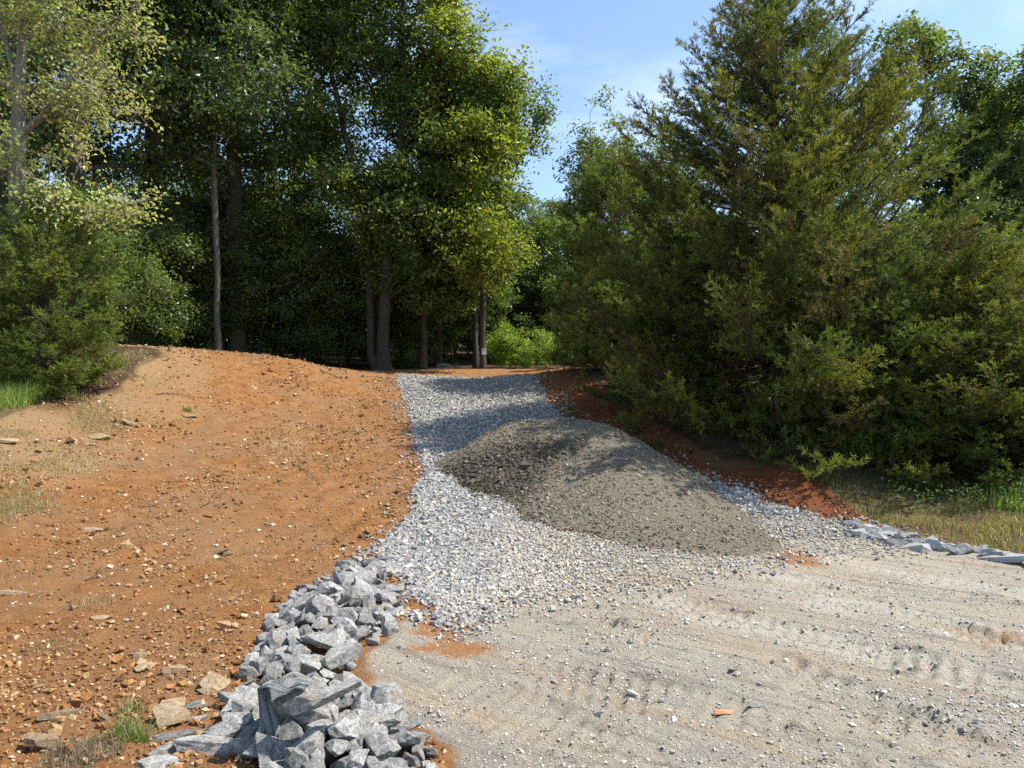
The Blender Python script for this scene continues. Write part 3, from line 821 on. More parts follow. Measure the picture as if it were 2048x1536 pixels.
    # sheet of grey plastic folded over the big stone
    x, y, z = at(518, 1380, 3.22)
    zb = float(ground_z(x, y)) - .02
    m, n, l, bs, out = mat_new('grey_blue_plastic'); bs.inputs['Base Color'].default_value = (.27, .305, .32, 1); bs.inputs['Roughness'].default_value = .6
    import bmesh
    bm = bmesh.new(); prof = []
    nseg = 16; rows = 9
    grid = []
    for j in range(rows):       # from the hanging end up over the stone
        row = []
        for i in range(nseg):
            t = i / (nseg - 1)
            u = j / (rows - 1)
            if t < .6:
                k = t / .6; pz = zb + (z - zb) * k; pxx = x + .010 * math.sin(5 * k) + .012 * (1 - k); pyy = y - .03 * (1 - k) ** 2 + .045 * u + .006 * math.sin(u * 9 + k * 4)
                wv = .034 + .016 * (1 - abs(k - .4)) + .018 * (1 - k)
            else:
                k = (t - .6) / .4; pz = z + .012 * math.sin(k * 9) + .012 - .02 * k; pxx = x + .19 * k; pyy = y + .03 * k; wv = .07 + .03 * math.sin(k * 6)
            u = j / (rows - 1)
            row.append(bm.verts.new((pxx + (u * wv if t < .6 else 0) + .006 * math.sin(j * 2.1 + i), pyy + (.0 if t < .6 else (u - .3) * .10) + .012 * math.sin(j * 1.7), pz - (.02 * u if t >= .6 else 0))))
        grid.append(row)
    for j in range(rows - 1):
        for i in range(nseg - 1): bm.faces.new((grid[j][i], grid[j][i + 1], grid[j + 1][i + 1], grid[j + 1][i]))
    geo_ = bmesh.ops.solidify(bm, geom=bm.faces[:], thickness=.004)
    me = bpy.data.meshes.new('plastic_sheet'); bm.to_mesh(me); bm.free(); me.materials.append(m)
    for p in me.polygons: p.use_smooth = True
    o = link('plastic_sheet', me)
    tag(o, 'narrow grey blue plastic sheet folded upright over a big riprap stone', 'plastic sheet')
    # second, smaller row of riprap on the far side of the pad, dusted over
    root2 = empty('riprap_edging', (4.2, 7.5, float(ground_z(4.2, 7.5))))
    tag(root2, 'low row of dusty grey stones along the grass edge of the pad', 'rock pile')
    line = [(1722, 1060), (1745, 1062), (1770, 1070), (1800, 1078), (1835, 1085), (1760, 1080), (1790, 1090), (1735, 1075), (1820, 1095), (1860, 1092), (1705, 1052), (1880, 1098), (1850, 1100), (1780, 1063), (1812, 1072), (1715, 1070),
            (1960, 1103), (1985, 1110), (2015, 1117), (2040, 1122), (2000, 1120), (2070, 1130), (2110, 1140), (1925, 1103), (1900, 1100)]
    for i, (px, py) in enumerate(line):
        x, y = ground_hit(px, py, ground_z, 4, 20)
        s = rng.uniform(.09, .16) * (1.15 if i > 15 else 1.0)
        o = bpy.data.objects.new('stone', DUST[i % 6]); COL.objects.link(o); o.parent = root2
        o.location = Vector((x, y, float(ground_z(x, y)) + s * .08)) - root2.location
        o.rotation_euler = (rng.uniform(-.2, .2), rng.uniform(-.2, .2), rng.uniform(-.6, .6)); o.scale = (s * 1.25, s * 1.05, s * .85)
build_riprap()

def loose():
    rng = np.random.default_rng(77)
    L = [ # px, py, size, mesh, rotation, scale, label
        (350, 1442, .14, 't0', (.2, .3, .5), (1, 1, 1), 'rounded tan rock, the biggest on the orange soil left of the riprap'),
        (342, 1418, .105, 't1', (.1, .1, .3), (1, 1, .9), 'brown rock just behind the biggest tan rock'),
        (343, 1474, .17, 'r3', (.1, .1, .5), (1.2, .45, .22), 'thin pale slab lying flat in front of the biggest tan rock'),
        (352, 1502, .125, 'r5', (.3, .2, 1.0), (1.0, .75, .7), 'pointed grey rock standing left of the wide grey block'),
        (402, 1500, .17, 'r1', (.1, .1, .1), (1.15, .85, .7), 'wide grey block of limestone on bare soil left of the pile'),
        (455, 1472, .17, 'r4', (.2, -.2, .5), (1.15, .7, .7), 'long grey stone leaning towards the foot of the riprap pile'),
        (328, 1534, .15, 'r6', (.1, .2, .2), (1.2, .8, .5), 'pale grey rock cut off by the bottom edge left of the pile'),
        (392, 1410, .10, 'r2', (.2, 0, .7), (1, .5, .25), 'small flat white grey shard behind the loose grey rocks'),
        (398, 1440, .07, 'r7', (.2, 0, .7), (1, .6, .5), 'little grey stone right of the biggest tan rock'),
        (430, 1372, .115, 't2', (.2, .3, .9), (1, 1, .9), 'tan rock touching the left edge of the riprap pile'),
        (408, 1385, .06, 't3', (.2, .3, .9), (1, .8, .7), 'small cream stone left of the tan rock at the pile edge'),
        (90, 1492, .095, 't4', (.1, .1, .2), (1, .9, .9), 'cube shaped cream rock near the dead weed clump'),
        (120, 1432, .085, 't5', (.2, .1, .9), (1.3, .8, .7), 'brown ledge like rock half buried in lumpy soil'),
        (212, 1440, .08, 't1', (.2, .7, .3), (1.2, .5, .5), 'orange wedge shaped rock above the green grass tuft'),
        (200, 1237, .075, 't3', (.2, .1, .3), (1.1, .8, .5), 'flat cream stone by itself on the bare middle slope'),
        (283, 1317, .075, 't0', (.6, .1, .3), (.8, .8, 1.0), 'upright pale yellow stone on the clod line'),
        (293, 1334, .08, 't2', (.1, .1, .8), (1.1, .7, .5), 'pale stone lying just below the upright yellow one'),
        (350, 1342, .085, 't5', (.3, .1, .8), (1, 1, .8), 'round brown rock among clods left of the riprap'),
        (437, 1106, .10, 't4', (.1, .1, 2.8), (1.3, .6, .5), 'long cream rock on the bank above the riprap'),
        (453, 1111, .07, 't0', (.1, .1, 2.8), (1.2, .7, .6), 'small cream rock beside the long cream rock'),
        (184, 1061, .10, 't3', (.1, .1, .1), (1.1, .7, .6), 'cream rock at mid slope on the left of the bank'),
        (198, 877, .17, 't2', (.1, .1, .1), (1, .8, .7), 'pale yellow rock high on the strawy slope'),
        (262, 850, .15, 't4', (.2, .3, .1), (1.1, .7, .5), 'pale yellow rock above and right of its twin on straw'),
        (183, 889, .11, 't0', (.1, .1, .1), (1.3, .7, .4), 'flat cream rock just below the pale yellow rock'),
        (377, 833, .13, 't3', (.1, .1, .1), (1.2, .7, .5), 'white stone alone on the upper middle bank'),
        (12, 885, .2, 't1', (.1, .1, .1), (1.1, .8, .5), 'pale rock on the straw at the far left'),
        (145, 884, .13, 'r2', (.1, .1, .1), (1.1, .8, .5), 'whitish stone left of the flat cream rock'),
        (8, 1188, .12, 't5', (.1, .1, .6), (1.2, .9, .5), 'cream slab at the extreme left of the lower bank'),
        (1108, 1364, .04, 'r6', (.1, .1, .6), (1, .9, .8), 'small white cube of stone alone on the stone pad'),
        (1218, 1302, .05, 'r3', (.3, .2, .6), (1.2, .8, .9), 'small two toned stone below the track print'),
        (1464, 1341, .04, 'r8', (.3, .2, .6), (1, .8, .8), 'small dark pebble on the pale centre of the pad'),
        (1508, 1412, .06, 'r9', (.3, .2, .6), (1.3, .8, .7), 'dark lump of stone above the deep rut'),
    ]
    for (px, py, s, mk, rot, sc, lb) in L:
        x, y = ground_hit(px, py, ground_z, 2.5, 20)
        me = (TANR if mk[0] == 't' else RIP)[int(mk[1:])]
        o = link('loose_rock', me, None, (x, y, float(ground_z(x, y)) + s * sc[2] * .22)); o.rotation_euler = rot
        o.scale = (s * sc[0], s * sc[1], s * sc[2])
        tag(o, lb, 'rock')
    # orange scrap of clay on the pad
    me = rock_mesh('clay_lump', 900, plain_material('orange_clay', (.62, .26, .12), .9, 60), (1.3, .8, .3), 8)
    x, y = ground_hit(1450, 1427, ground_z)
    o = link('clay_lump', me, None, (x, y, float(ground_z(x, y)) + .006)); o.scale = (.05, .05, .05)
    tag(o, 'tiny flat orange lump of clay on the grey pad', 'clay')
loose()

# ------------------------------------------------------------------ trees
def tube(P0, P1, r0, r1, sides):
    """many straight tapered tubes at once -> verts (n,2*sides,3), face index template"""
    d = P1 - P0; L = np.linalg.norm(d, axis=1)[:, None] + 1e-9; d = d / L
    ref = np.where(np.abs(d[:, 2:3]) > .9, np.array([[1., 0, 0]]), np.array([[0, 0, 1.]]))
    a = np.cross(d, ref); a /= np.linalg.norm(a, axis=1)[:, None] + 1e-9; b = np.cross(d, a)
    th = np.arange(sides) * 2 * np.pi / sides
    ring = a[:, None] * np.cos(th)[None, :, None] + b[:, None] * np.sin(th)[None, :, None]
    V = np.concatenate([P0[:, None] + ring * r0[:, None, None], P1[:, None] + ring * r1[:, None, None]], 1)
    i = np.arange(sides); j = (i + 1) % sides
    Fq = np.stack([i, j, j + sides, i + sides], 1)
    return V, Fq
class Wood:
    def __init__(self): self.V, self.F, self.n = [], [], 0
    def add(self, P0, P1, r0, r1, sides):
        if len(P0) == 0: return
        V, Fq = tube(np.asarray(P0, float), np.asarray(P1, float), np.asarray(r0, float), np.asarray(r1, float), sides)
        m = V.shape[1]
        self.F.append((np.arange(len(V))[:, None, None] * m + Fq[None] + self.n).reshape(-1, 4))
        self.V.append(V.reshape(-1, 3)); self.n += len(V) * m
    def chain(self, pts, rad, sides):
        """one continuous bent tube"""
        pts = np.asarray(pts, float); rad = np.asarray(rad, float); k = len(pts)
        d = np.gradient(pts, axis=0); d /= np.linalg.norm(d, axis=1)[:, None] + 1e-9
        ref = np.array([1., 0, 0]) if abs(d[:, 2]).mean() > .6 else np.array([0, 0, 1.])
        a = np.cross(d, ref[None]); a /= np.linalg.norm(a, axis=1)[:, None] + 1e-9; b = np.cross(d, a)
        th = np.arange(sides) * 2 * np.pi / sides
        V = pts[:, None] + (a[:, None] * np.cos(th)[None, :, None] + b[:, None] * np.sin(th)[None, :, None]) * rad[:, None, None]
        i = np.arange(sides); j = (i + 1) % sides
        Fq = np.concatenate([np.stack([i, j, j + sides, i + sides], 1) + s_ * sides for s_ in range(k - 1)])
        self.F.append(Fq + self.n); self.V.append(V.reshape(-1, 3)); self.n += k * sides
    def mesh(self, name, mat):
        V = np.concatenate(self.V); Fq = np.concatenate(self.F)
        return new_mesh(name, V, Fq, np.full(len(Fq), 4), mat, True)

def leaves_mesh(name, pos, nrm, size, tint, rng, mat, aspect=.55):
    n = len(pos)
    nrm = nrm / (np.linalg.norm(nrm, axis=1)[:, None] + 1e-9)
    t = rng.normal(size=(n, 3)); t -= (t * nrm).sum(1)[:, None] * nrm; t /= np.linalg.norm(t, axis=1)[:, None] + 1e-9
    b = np.cross(nrm, t)
    s = size[:, None]; w = s * aspect * .5
    fold = nrm * s * .10
    q = rng.uniform(.42, .62, (n, 1))
    V = np.stack([pos, pos + t * s * q + b * w + fold, pos + t * s - nrm * s * .12, pos + t * s * (q - .06) - b * w + fold], 1)
    me = new_mesh(name, V.reshape(-1, 3), np.arange(n * 4), np.full(n, 4), mat, False, colors=np.repeat(tint, 4, 0))
    return me

def broadleaf(seed, lobes, trunks, n_clump, per_clump, leaf, tcols, bark, leafmat, trunk_r=.2, clump_r=.55, droop=0.0, hue_var=.2, spread_pow=.45, aspect=.55, twig_n=7, yellow=None):
    """lobes: ellipsoids (cx,cy,cz,rx,ry,rz,weight) of the crown; trunks: polylines from the ground; returns (wood mesh, leaf mesh)"""
    rng = np.random.default_rng(seed)
    L = np.array(lobes, float); wts = L[:, 6] / L[:, 6].sum()
    C, tries = [], 0
    while len(C) < n_clump and tries < n_clump * 30:
        tries += 1
        k = rng.choice(len(L), p=wts); u = rng.normal(size=3); u /= np.linalg.norm(u)
        p = L[k, :3] + u * L[k, 3:6] * rng.random() ** spread_pow
        if len(C) and np.min(((np.array(C) - p) ** 2).sum(1)) < (clump_r * .62) ** 2: continue
        C.append(p)
    C = np.array(C)
    nodes, parent, w = [], [], []
    chains = []
    for tp in trunks:
        tp = np.array(tp, float); seg = np.linalg.norm(np.diff(tp, axis=0), axis=1); cum = np.concatenate([[0], np.cumsum(seg)])
        m = max(4, int(cum[-1] / .45)); s_ = np.linspace(0, cum[-1], m)
        pts = np.stack([np.interp(s_, cum, tp[:, i]) for i in range(3)], 1)
        pts[1:, :2] += np.cumsum(rng.normal(0, .018, (m - 1, 2)), 0)
        st = -1
        if len(nodes):     # fork from the nearest existing node
            d = ((np.array(nodes) - pts[0]) ** 2).sum(1)
            if d.min() < .36: st = int(d.argmin())
        ids = [] if st < 0 else [st]
        for i, p in enumerate(pts if st < 0 else pts[1:]):
            parent.append(ids[-1] if ids else -1); nodes.append(p); w.append(.02); ids.append(len(nodes) - 1)
        chains.append(ids)
    ntr = len(nodes)
    T = np.array(nodes)
    dist = np.array([np.min(np.linalg.norm(T - c, axis=1)) for c in C]); order = np.argsort(dist)
    ends = []
    for ci in order:
        c = C[ci]; A = np.array(nodes); dv = c - A; dl = np.linalg.norm(dv, axis=1)
        want = .35 * np.hypot(dv[:, 0], dv[:, 1])
        cost = dl + 1.3 * np.clip(want - dv[:, 2], 0, None) + (A[:, 2] < 1.0) * 5
        st = int(cost.argmin()); p0 = A[st]; D = c - p0; Ln = dl[st]
        k = max(2, int(Ln / .4)); ctrl = p0 + D * .5 + np.array([0, 0, .16 * Ln]) + rng.normal(0, .07 * Ln, 3)
        ids = [st]
        for i in range(1, k + 1):
            t = i / k; p = (1 - t) ** 2 * p0 + 2 * t * (1 - t) * ctrl + t * t * c
            nodes.append(p + (rng.normal(0, .02, 3) if i < k else 0)); parent.append(ids[-1]); w.append(0.0); ids.append(len(nodes) - 1)
        w[-1] = 1.0; chains.append(ids); ends.append(ids[-1])
    nodes = np.array(nodes); acc = np.array(w)
    for i in range(len(nodes) - 1, -1, -1):
        if parent[i] >= 0: acc[parent[i]] += acc[i]
    roots = [i for i in range(len(nodes)) if parent[i] < 0]
    W = max(acc[r] for r in roots)
    rad = np.maximum(trunk_r * (acc / W) ** .56, .009)
    wood = Wood()
    for ids in chains:
        r = rad[ids].copy(); p = nodes[ids]
        if parent[ids[1]] == ids[0] and ids[0] not in roots: r[0] = min(r[0], r[1] * 1.15)
        if ids[0] in roots:
            r[0] *= 1.45; r[1] *= 1.12 if len(r) > 2 else 1
        if len(p) >= 2: wood.chain(p, r, 9 if r[0] > .07 else (5 if r[0] > .025 else 3))
    # twigs and leaves
    nt = twig_n; cn = len(C)
    R_ = clump_r * rng.uniform(.7, 1.25, cn)
    tdir = rng.normal(size=(cn, nt, 3)); tdir[:, :, 2] = tdir[:, :, 2] * .55 + .12 - droop; tdir /= np.linalg.norm(tdir, axis=2)[:, :, None]
    te = C[:, None] + tdir * (R_[:, None] * rng.uniform(.45, 1.0, (cn, nt)))[:, :, None]
    P0 = np.repeat(C[:, None], nt, 1).reshape(-1, 3); P1 = te.reshape(-1, 3)
    wood.add(P0, P1, np.full(len(P0), .007), np.full(len(P0), .003), 3)
    nl = per_clump // nt
    tt = 1.08 - .75 * rng.random((len(P0), nl, 1)) ** 1.7
    pos = P0[:, None] + (P1 - P0)[:, None] * tt + rng.normal(0, 1, (len(P0), nl, 3)) * (.075 + .085 * clump_r) * np.array([1, 1, .8])
    pos = pos.reshape(-1, 3); n = len(pos)
    cen_ = L[:, :3].mean(0)
    out = pos - cen_; out /= np.linalg.norm(out, axis=1)[:, None] + 1e-9
    nrm = rng.normal(size=(n, 3)) * .75 + np.array([0, 0, .75]) + out * .35
    cl = np.repeat(np.arange(cn), nt * nl)
    tc_ = np.array(tcols); base = tc_[rng.integers(0, len(tc_), cn)][cl]
    if yellow is not None:  # painted sunlight, blended into leaf colour by position in the crown
        sun_tint, fn = yellow; k = np.clip(fn(pos), 0, 1)[:, None]; base = base * (1 - k) + np.array(sun_tint) * k
    tint = base * (1 + rng.normal(0, .12, (cn, 1))[cl]) * (1 + rng.normal(0, hue_var, (n, 1))) * (1 + rng.normal(0, .06, (n, 3)))
    size = leaf * rng.uniform(.6, 1.3, n)
    return wood, pos, nrm, size, np.clip(tint, .004, .7), rng, aspect, leafmat, bark

def finish(spec, wname='trunk'):
    wood, pos, nrm, size, tint, rng, aspect, lm, bark = spec
    return wood.mesh('tree_wood', bark), leaves_mesh('tree_leaves', pos, nrm, size, tint, rng, lm, aspect)

def plant_tree(name, meshes, x, y, rz, sc, label, cat, group=None, sink=.06, z=None):
    zz = float(H(x, y)) if z is None else z
    root = empty(name, (x, y, zz - sink), rz, sc)
    tag(root, label, cat, group)
    a = link('trunk', meshes[0], root); b = link('crown', meshes[1], root); b['kind'] = 'stuff'
    return root

def cedar(seed, Ht, rad, n_limb, twig_step, tcols, spray_len=.10, leaders=1, lean=(0, 0), low=.12, dens=1.0, wid=.010, prof=None, nb=7, droopy=False):
    rng = np.random.default_rng(seed)
    wood = Wood()
    env = prof or (lambda t: (1 - t) ** .8)
    zs = np.linspace(0, Ht * .97, 14); lx = lean[0] * (zs / Ht) ** 2; ly = lean[1] * (zs / Ht) ** 2
    tp = np.stack([lx + rng.normal(0, .02, 14), ly + rng.normal(0, .02, 14), zs], 1); tr = .022 * Ht * (1 - zs / Ht) ** .8 + .012
    wood.chain(tp, tr, 8)
    SP, SD, ST = [], [], []
    tc_ = np.array(tcols)
    axes = [(tp, tr)]
    for q in range(leaders - 1):
        z0 = Ht * rng.uniform(.25, .5); a = rng.uniform(0, 6.28) if q else .2
        e = np.array([math.cos(a) * Ht * .05, math.sin(a) * Ht * .11 * .5, 0]); k = 8; t = np.linspace(0, 1, k)
        top = Ht * rng.uniform(.86, 1.0)
        p = np.stack([np.interp(z0, zs, lx) + e[0] * t ** .6, e[1] * t ** .6, z0 + (top - z0) * t], 1); wood.chain(p, .012 * Ht * (1 - t * .9), 6); axes.append((p, None))
    for i in range(n_limb):
        u = (i + rng.random()) / n_limb; t = u ** 1.3 * .97 + low * (1 - u) * .6
        ax = axes[0] if (len(axes) == 1 or t < .5 or rng.random() < .55) else axes[1 + rng.integers(0, len(axes) - 1)]
        z = t * Ht
        if ax[0][-1, 2] < z or ax[0][0, 2] > z: ax = axes[0]
        p0 = np.array([np.interp(z, ax[0][:, 2], ax[0][:, 0]), np.interp(z, ax[0][:, 2], ax[0][:, 1]), z])
        az = i * 2.39996 + rng.normal(0, .35)
        Ln = rad * env(t) * rng.uniform(.74, 1.06) + .16
        up = .12 + .75 * t + rng.normal(0, .10) - (.46 * smooth(.20, .0, t) if droopy else 0)
        m = 7; s_ = np.linspace(0, 1, m)
        hd = np.array([math.cos(az), math.sin(az), 0])
        pts = p0 + hd * (Ln * (s_ - .08 * s_ ** 2))[:, None]
        pts[:, 2] += Ln * up * s_ * (1 - .25 * s_) + .22 * Ln * s_ ** 3 * (1 if t > .3 else .55) - (.10 * Ln * np.sin(s_ * 3.1) if t < .35 else 0)
        pts[1:] += rng.normal(0, .025, (m - 1, 3)) * (Ln ** .5)
        wood.chain(pts, np.maximum(.011 * Ln + .003, .005) * (1 - .85 * s_), 4)
        nt = max(4, int(Ln / twig_step)); tt = rng.random(nt) ** .75 * .90 + .12 if Ln > .5 else rng.random(nt)
        limb_t = tc_[rng.integers(0, len(tc_))] * (1 + rng.normal(0, .10))
        for v in tt:
            b = np.array([np.interp(v, s_, pts[:, j]) for j in range(3)])
            tl = (.18 + .34 * Ln ** .5 * (1.0 - .58 * v)) * rng.uniform(.6, 1.2)
            side = rng.choice([-1, 1]); an = side * rng.uniform(.45, 1.15)
            d = np.array([hd[0] * math.cos(an) - hd[1] * math.sin(an), hd[0] * math.sin(an) + hd[1] * math.cos(an), rng.normal(.28, .30) + .35 * up])
            d /= np.linalg.norm(d)
            e = b + d * tl + np.array([0, 0, .10 * tl])
            SP.append(b); SD.append(e); ST.append(limb_t * (1 + rng.normal(0, .08)))
        SP.append(pts[-2]); SD.append(pts[-1] + (pts[-1] - pts[-2]) * .7); ST.append(limb_t)
    for (p, _) in axes:
        SP.append(p[-2]); SD.append(p[-1] + np.array([0, 0, .25])); ST.append(tc_[0])
    SP, SD, ST = np.array(SP), np.array(SD), np.array(ST)
    wood.add(SP, SD, np.full(len(SP), .006), np.full(len(SP), .002), 3)
    # sprays along every twig
    tl = np.linalg.norm(SD - SP, axis=1); cnt = np.maximum(3, (tl / .038 * dens)).astype(int)
    idx = np.repeat(np.arange(len(SP)), cnt); n = len(idx)
    u = rng.random(n) ** .8
    base = SP[idx] + (SD - SP)[idx] * (u * .98)[:, None]
    dr = (SD - SP)[idx] / tl[idx][:, None]
    fwd = dr + rng.normal(0, .55, (n, 3)) + np.array([0, 0, .30]); fwd /= np.linalg.norm(fwd, axis=1)[:, None]
    # each spray: nb narrow pointed pieces fanning out of one stem
    sl = spray_len * rng.uniform(.65, 1.25, n)
    r1 = rng.normal(size=(n, 3)); sd_ = np.cross(fwd, r1); sd_ /= np.linalg.norm(sd_, axis=1)[:, None] + 1e-9; up_ = np.cross(sd_, fwd)
    V = np.zeros((n, nb, 3, 3))
    for k in range(nb):
        a = 0 if k == 0 else (.5 + .25 * rng.random(n)) * (1 if k % 2 else -1)
        f0 = 0 if k == 0 else .12 + .68 * (k // 2 + rng.random(n) * .5) / (nb // 2 + .5)
        ln = sl * (1.0 if k == 0 else .58)
        o = base + fwd * (sl * f0)[:, None] if k else base
        el = rng.normal(0, .35, n)
        dd = fwd * (np.cos(a) * np.ones(n))[:, None] + sd_ * (np.sin(a) * np.ones(n))[:, None] + up_ * el[:, None]
        dd /= np.linalg.norm(dd, axis=1)[:, None]
        tip = o + dd * ln[:, None]
        wv = np.cross(dd, rng.normal(size=(n, 3))); wv /= np.linalg.norm(wv, axis=1)[:, None] + 1e-9
        V[:, k, 0] = o - wv * wid * .5; V[:, k, 1] = o + wv * wid * .5 + dd * ln[:, None] * .35; V[:, k, 2] = tip
    tint = ST[idx] * (1 + rng.normal(0, .16, (n, 1)))
    brown = rng.random(n) < .07 * (1 - u)
    tint[brown] = np.array([.10, .065, .03])
    tint = np.repeat(np.clip(tint, .004, .5), nb * 3, 0)
    print('cedar sprays', n, 'tris', n * nb)
    me = new_mesh('cedar_sprays', V.reshape(-1, 3), np.arange(n * nb * 3), np.full(n * nb, 3), M_CEDAR, False, colors=tint)
    return wood.mesh('cedar_wood', M_BARKC), me

# --- colours
DK = [(.095, .135, .052), (.115, .155, .056), (.082, .120, .050), (.14, .175, .06)]
MD = [(.11, .158, .040), (.13, .175, .042), (.092, .136, .040), (.15, .19, .045)]
YG = [(.10, .155, .022), (.125, .175, .024), (.085, .135, .022), (.15, .19, .026)]
YL = [(.42, .45, .16), (.48, .50, .19), (.33, .39, .13), (.52, .47, .17)]

# --- the yellowing tree at the left
yel = finish(broadleaf(1, [(.0, 0, 6.2, 1.2, 1.1, 1.6, 2.2), (1.0, -.3, 4.9, 1.0, .8, .5, 1.0), (1.25, -.3, 5.9, .85, .7, .35, .6), (1.05, -.3, 3.9, .9, .7, .35, .8), (1.2, -.4, 2.35, 1.0, .6, .22, .8), (.6, -.4, 3.1, .6, .5, .3, .4),
                           (-1.2, 0, 4.6, 1.0, .9, 1.2, 1.6), (-.7, -.2, 3.0, .7, .5, .4, .4), (.2, 0, 7.6, 1.2, 1.1, 1.2, 1.6), (.7, -.3, 1.4, .6, .4, .25, .25), (1.2, -.1, 7.2, .6, .6, .5, .5)],
                       [[(0, 0, 0), (.03, 0, 1.5), (-.05, 0, 3.0), (.02, 0, 4.2), (.1, 0, 7.4)], [(0, 0, 3.9), (-.3, .1, 4.8), (-.5, .1, 6.6)], [(0, 0, 3.2), (.5, -.1, 3.9), (1.2, -.2, 4.7)], [(0, 0, 1.0), (.6, -.2, 1.7), (1.5, -.4, 2.3)]],
                       165, 150, .062, YL, M_BARKP, M_LEAFY, .12, .42, aspect=.62, twig_n=9, hue_var=.16))
plant_tree('yellowing_tree', yel, PX(42, 11.7), 11.7, 0, 1.12, 'pale barked tree with small yellowing leaves rising behind the low left cedar', 'tree')

# --- big oak in the middle
oak_sun_tint = ((.21, .245, .035), lambda p: smooth(.6, 2.6, p[:, 0] + .10 * (p[:, 2] - 5)) * .85 + .55 * smooth(9.0, 11, p[:, 2]))  # sunlight painted as a yellow tint on the crown's right side and top
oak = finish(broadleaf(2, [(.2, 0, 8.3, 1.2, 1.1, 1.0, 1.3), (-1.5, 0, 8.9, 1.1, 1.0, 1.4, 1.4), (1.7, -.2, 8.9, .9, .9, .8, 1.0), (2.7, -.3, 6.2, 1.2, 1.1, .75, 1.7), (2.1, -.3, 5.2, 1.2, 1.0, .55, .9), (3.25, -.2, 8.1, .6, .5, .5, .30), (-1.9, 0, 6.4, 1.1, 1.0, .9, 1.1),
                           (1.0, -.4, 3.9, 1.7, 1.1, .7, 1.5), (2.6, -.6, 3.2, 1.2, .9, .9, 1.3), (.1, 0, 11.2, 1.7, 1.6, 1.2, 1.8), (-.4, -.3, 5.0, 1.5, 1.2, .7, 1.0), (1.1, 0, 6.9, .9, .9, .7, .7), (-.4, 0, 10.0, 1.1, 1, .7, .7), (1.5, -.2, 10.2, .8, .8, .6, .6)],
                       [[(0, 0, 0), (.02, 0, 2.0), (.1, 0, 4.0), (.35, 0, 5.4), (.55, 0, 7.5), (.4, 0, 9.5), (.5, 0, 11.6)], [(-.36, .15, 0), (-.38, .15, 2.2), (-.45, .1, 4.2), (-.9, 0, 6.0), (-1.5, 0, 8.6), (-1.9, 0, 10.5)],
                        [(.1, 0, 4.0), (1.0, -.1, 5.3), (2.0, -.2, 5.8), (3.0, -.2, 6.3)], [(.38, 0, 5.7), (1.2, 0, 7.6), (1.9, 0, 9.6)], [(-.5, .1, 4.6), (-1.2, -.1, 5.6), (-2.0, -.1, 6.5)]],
                       340, 155, .128, MD, M_BARK, M_LEAF, .20, .60, yellow=oak_sun_tint, twig_n=9, spread_pow=.55))
plant_tree('oak_tree', oak, PX(766, 20), 20.0, 0, 1.0, 'big twin trunked oak with green foliage tinted sunlit yellow on its right, at the top left of the driveway', 'tree')

# --- general forest broadleaves
def gen(seed, Ht, cr, base, ncl, per, leaf, cols, bark, tr, clump_r=.62, **kw):
    rng = np.random.default_rng(seed)
    lo = [(0, 0, base + (Ht - base) * .55, cr, cr, (Ht - base) * .48, 3)]
    for i in range(5):
        a = rng.uniform(0, 6.28); z = base + (Ht - base) * rng.uniform(.1, .9)
        lo.append((math.cos(a) * cr * .6, math.sin(a) * cr * .6, z, cr * .55, cr * .55, cr * .5, 1))
    ln = rng.normal(0, .3, 2)
    tr_ = [[(0, 0, 0), (ln[0] * .3, ln[1] * .3, Ht * .35), (ln[0], ln[1], Ht * .7), (ln[0] * 1.2, ln[1], Ht * .93)]]
    a = rng.uniform(0, 6.28); z0 = base + (Ht - base) * .2
    tr_.append([(ln[0] * .4, ln[1] * .4, z0), (math.cos(a) * cr * .3, math.sin(a) * cr * .3, z0 + Ht * .2), (math.cos(a) * cr * .6, math.sin(a) * cr * .6, z0 + Ht * .4)])
    return finish(broadleaf(seed, lo, tr_, ncl, per, leaf, cols, bark, M_LEAF, tr, clump_r, **kw))
darkA = gen(11, 14.5, 3.1, 3.4, 150, 165, .145, DK, M_BARK, .20, .78, twig_n=9)
darkB = gen(12, 13.0, 2.5, 5.2, 125, 170, .14, DK + MD[:1], M_BARKM, .078, .75, twig_n=9)
midA = gen(13, 9.5, 2.0, 1.8, 125, 160, .135, MD, M_BARK, .10, .66, twig_n=8)
sparse = finish(broadleaf(14, [(-.6, 0, 9.0, 1.0, .9, .75, 1.2), (.7, 0, 8.2, .9, .9, .8, 1.1), (-1.4, 0, 7.6, .8, .8, .7, .8), (.1, 0, 6.0, 1.8, 1.5, 1.1, 1.9), (1.2, 0, 4.4, 1.6, 1.4, 1.6, 2.2), (-.4, 0, 3.6, 1.3, 1.3, 1.2, 1.0), (1.8, 0, 6.6, .8, .8, .8, .7)],
                         [[(.6, 0, 0), (.5, 0, 3), (.1, 0, 5.5), (-.3, 0, 7.6), (-.55, 0, 9.3)], [(.05, 0, 5.7), (.6, 0, 7.3), (.8, 0, 8.7)], [(.45, 0, 3.4), (-.7, 0, 5.6), (-1.5, 0, 7.5)], [(.5, 0, 2.8), (1.3, 0, 4.6), (1.9, 0, 6.8)]],
                         170, 150, .13, DK + MD, M_BARK, M_LEAF, .13, .46, twig_n=7))
midB = gen(18, 9.5, 1.35, 2.2, 90, 150, .13, DK + MD, M_BARK, .09, .6, twig_n=8)
under = gen(17, 5.2, 1.8, .5, 85, 180, .12, DK + MD[:2], M_BARK, .05, .6)
sap = gen(15, 3.4, 1.05, .5, 44, 190, .10, MD[:3] + DK[:1], M_BARK, .03, .40)
bush = gen(16, 1.35, .62, .12, 34, 190, .055, [(.24, .34, .05), (.28, .38, .06), (.18, .28, .045)], M_BARK, .015, .24)

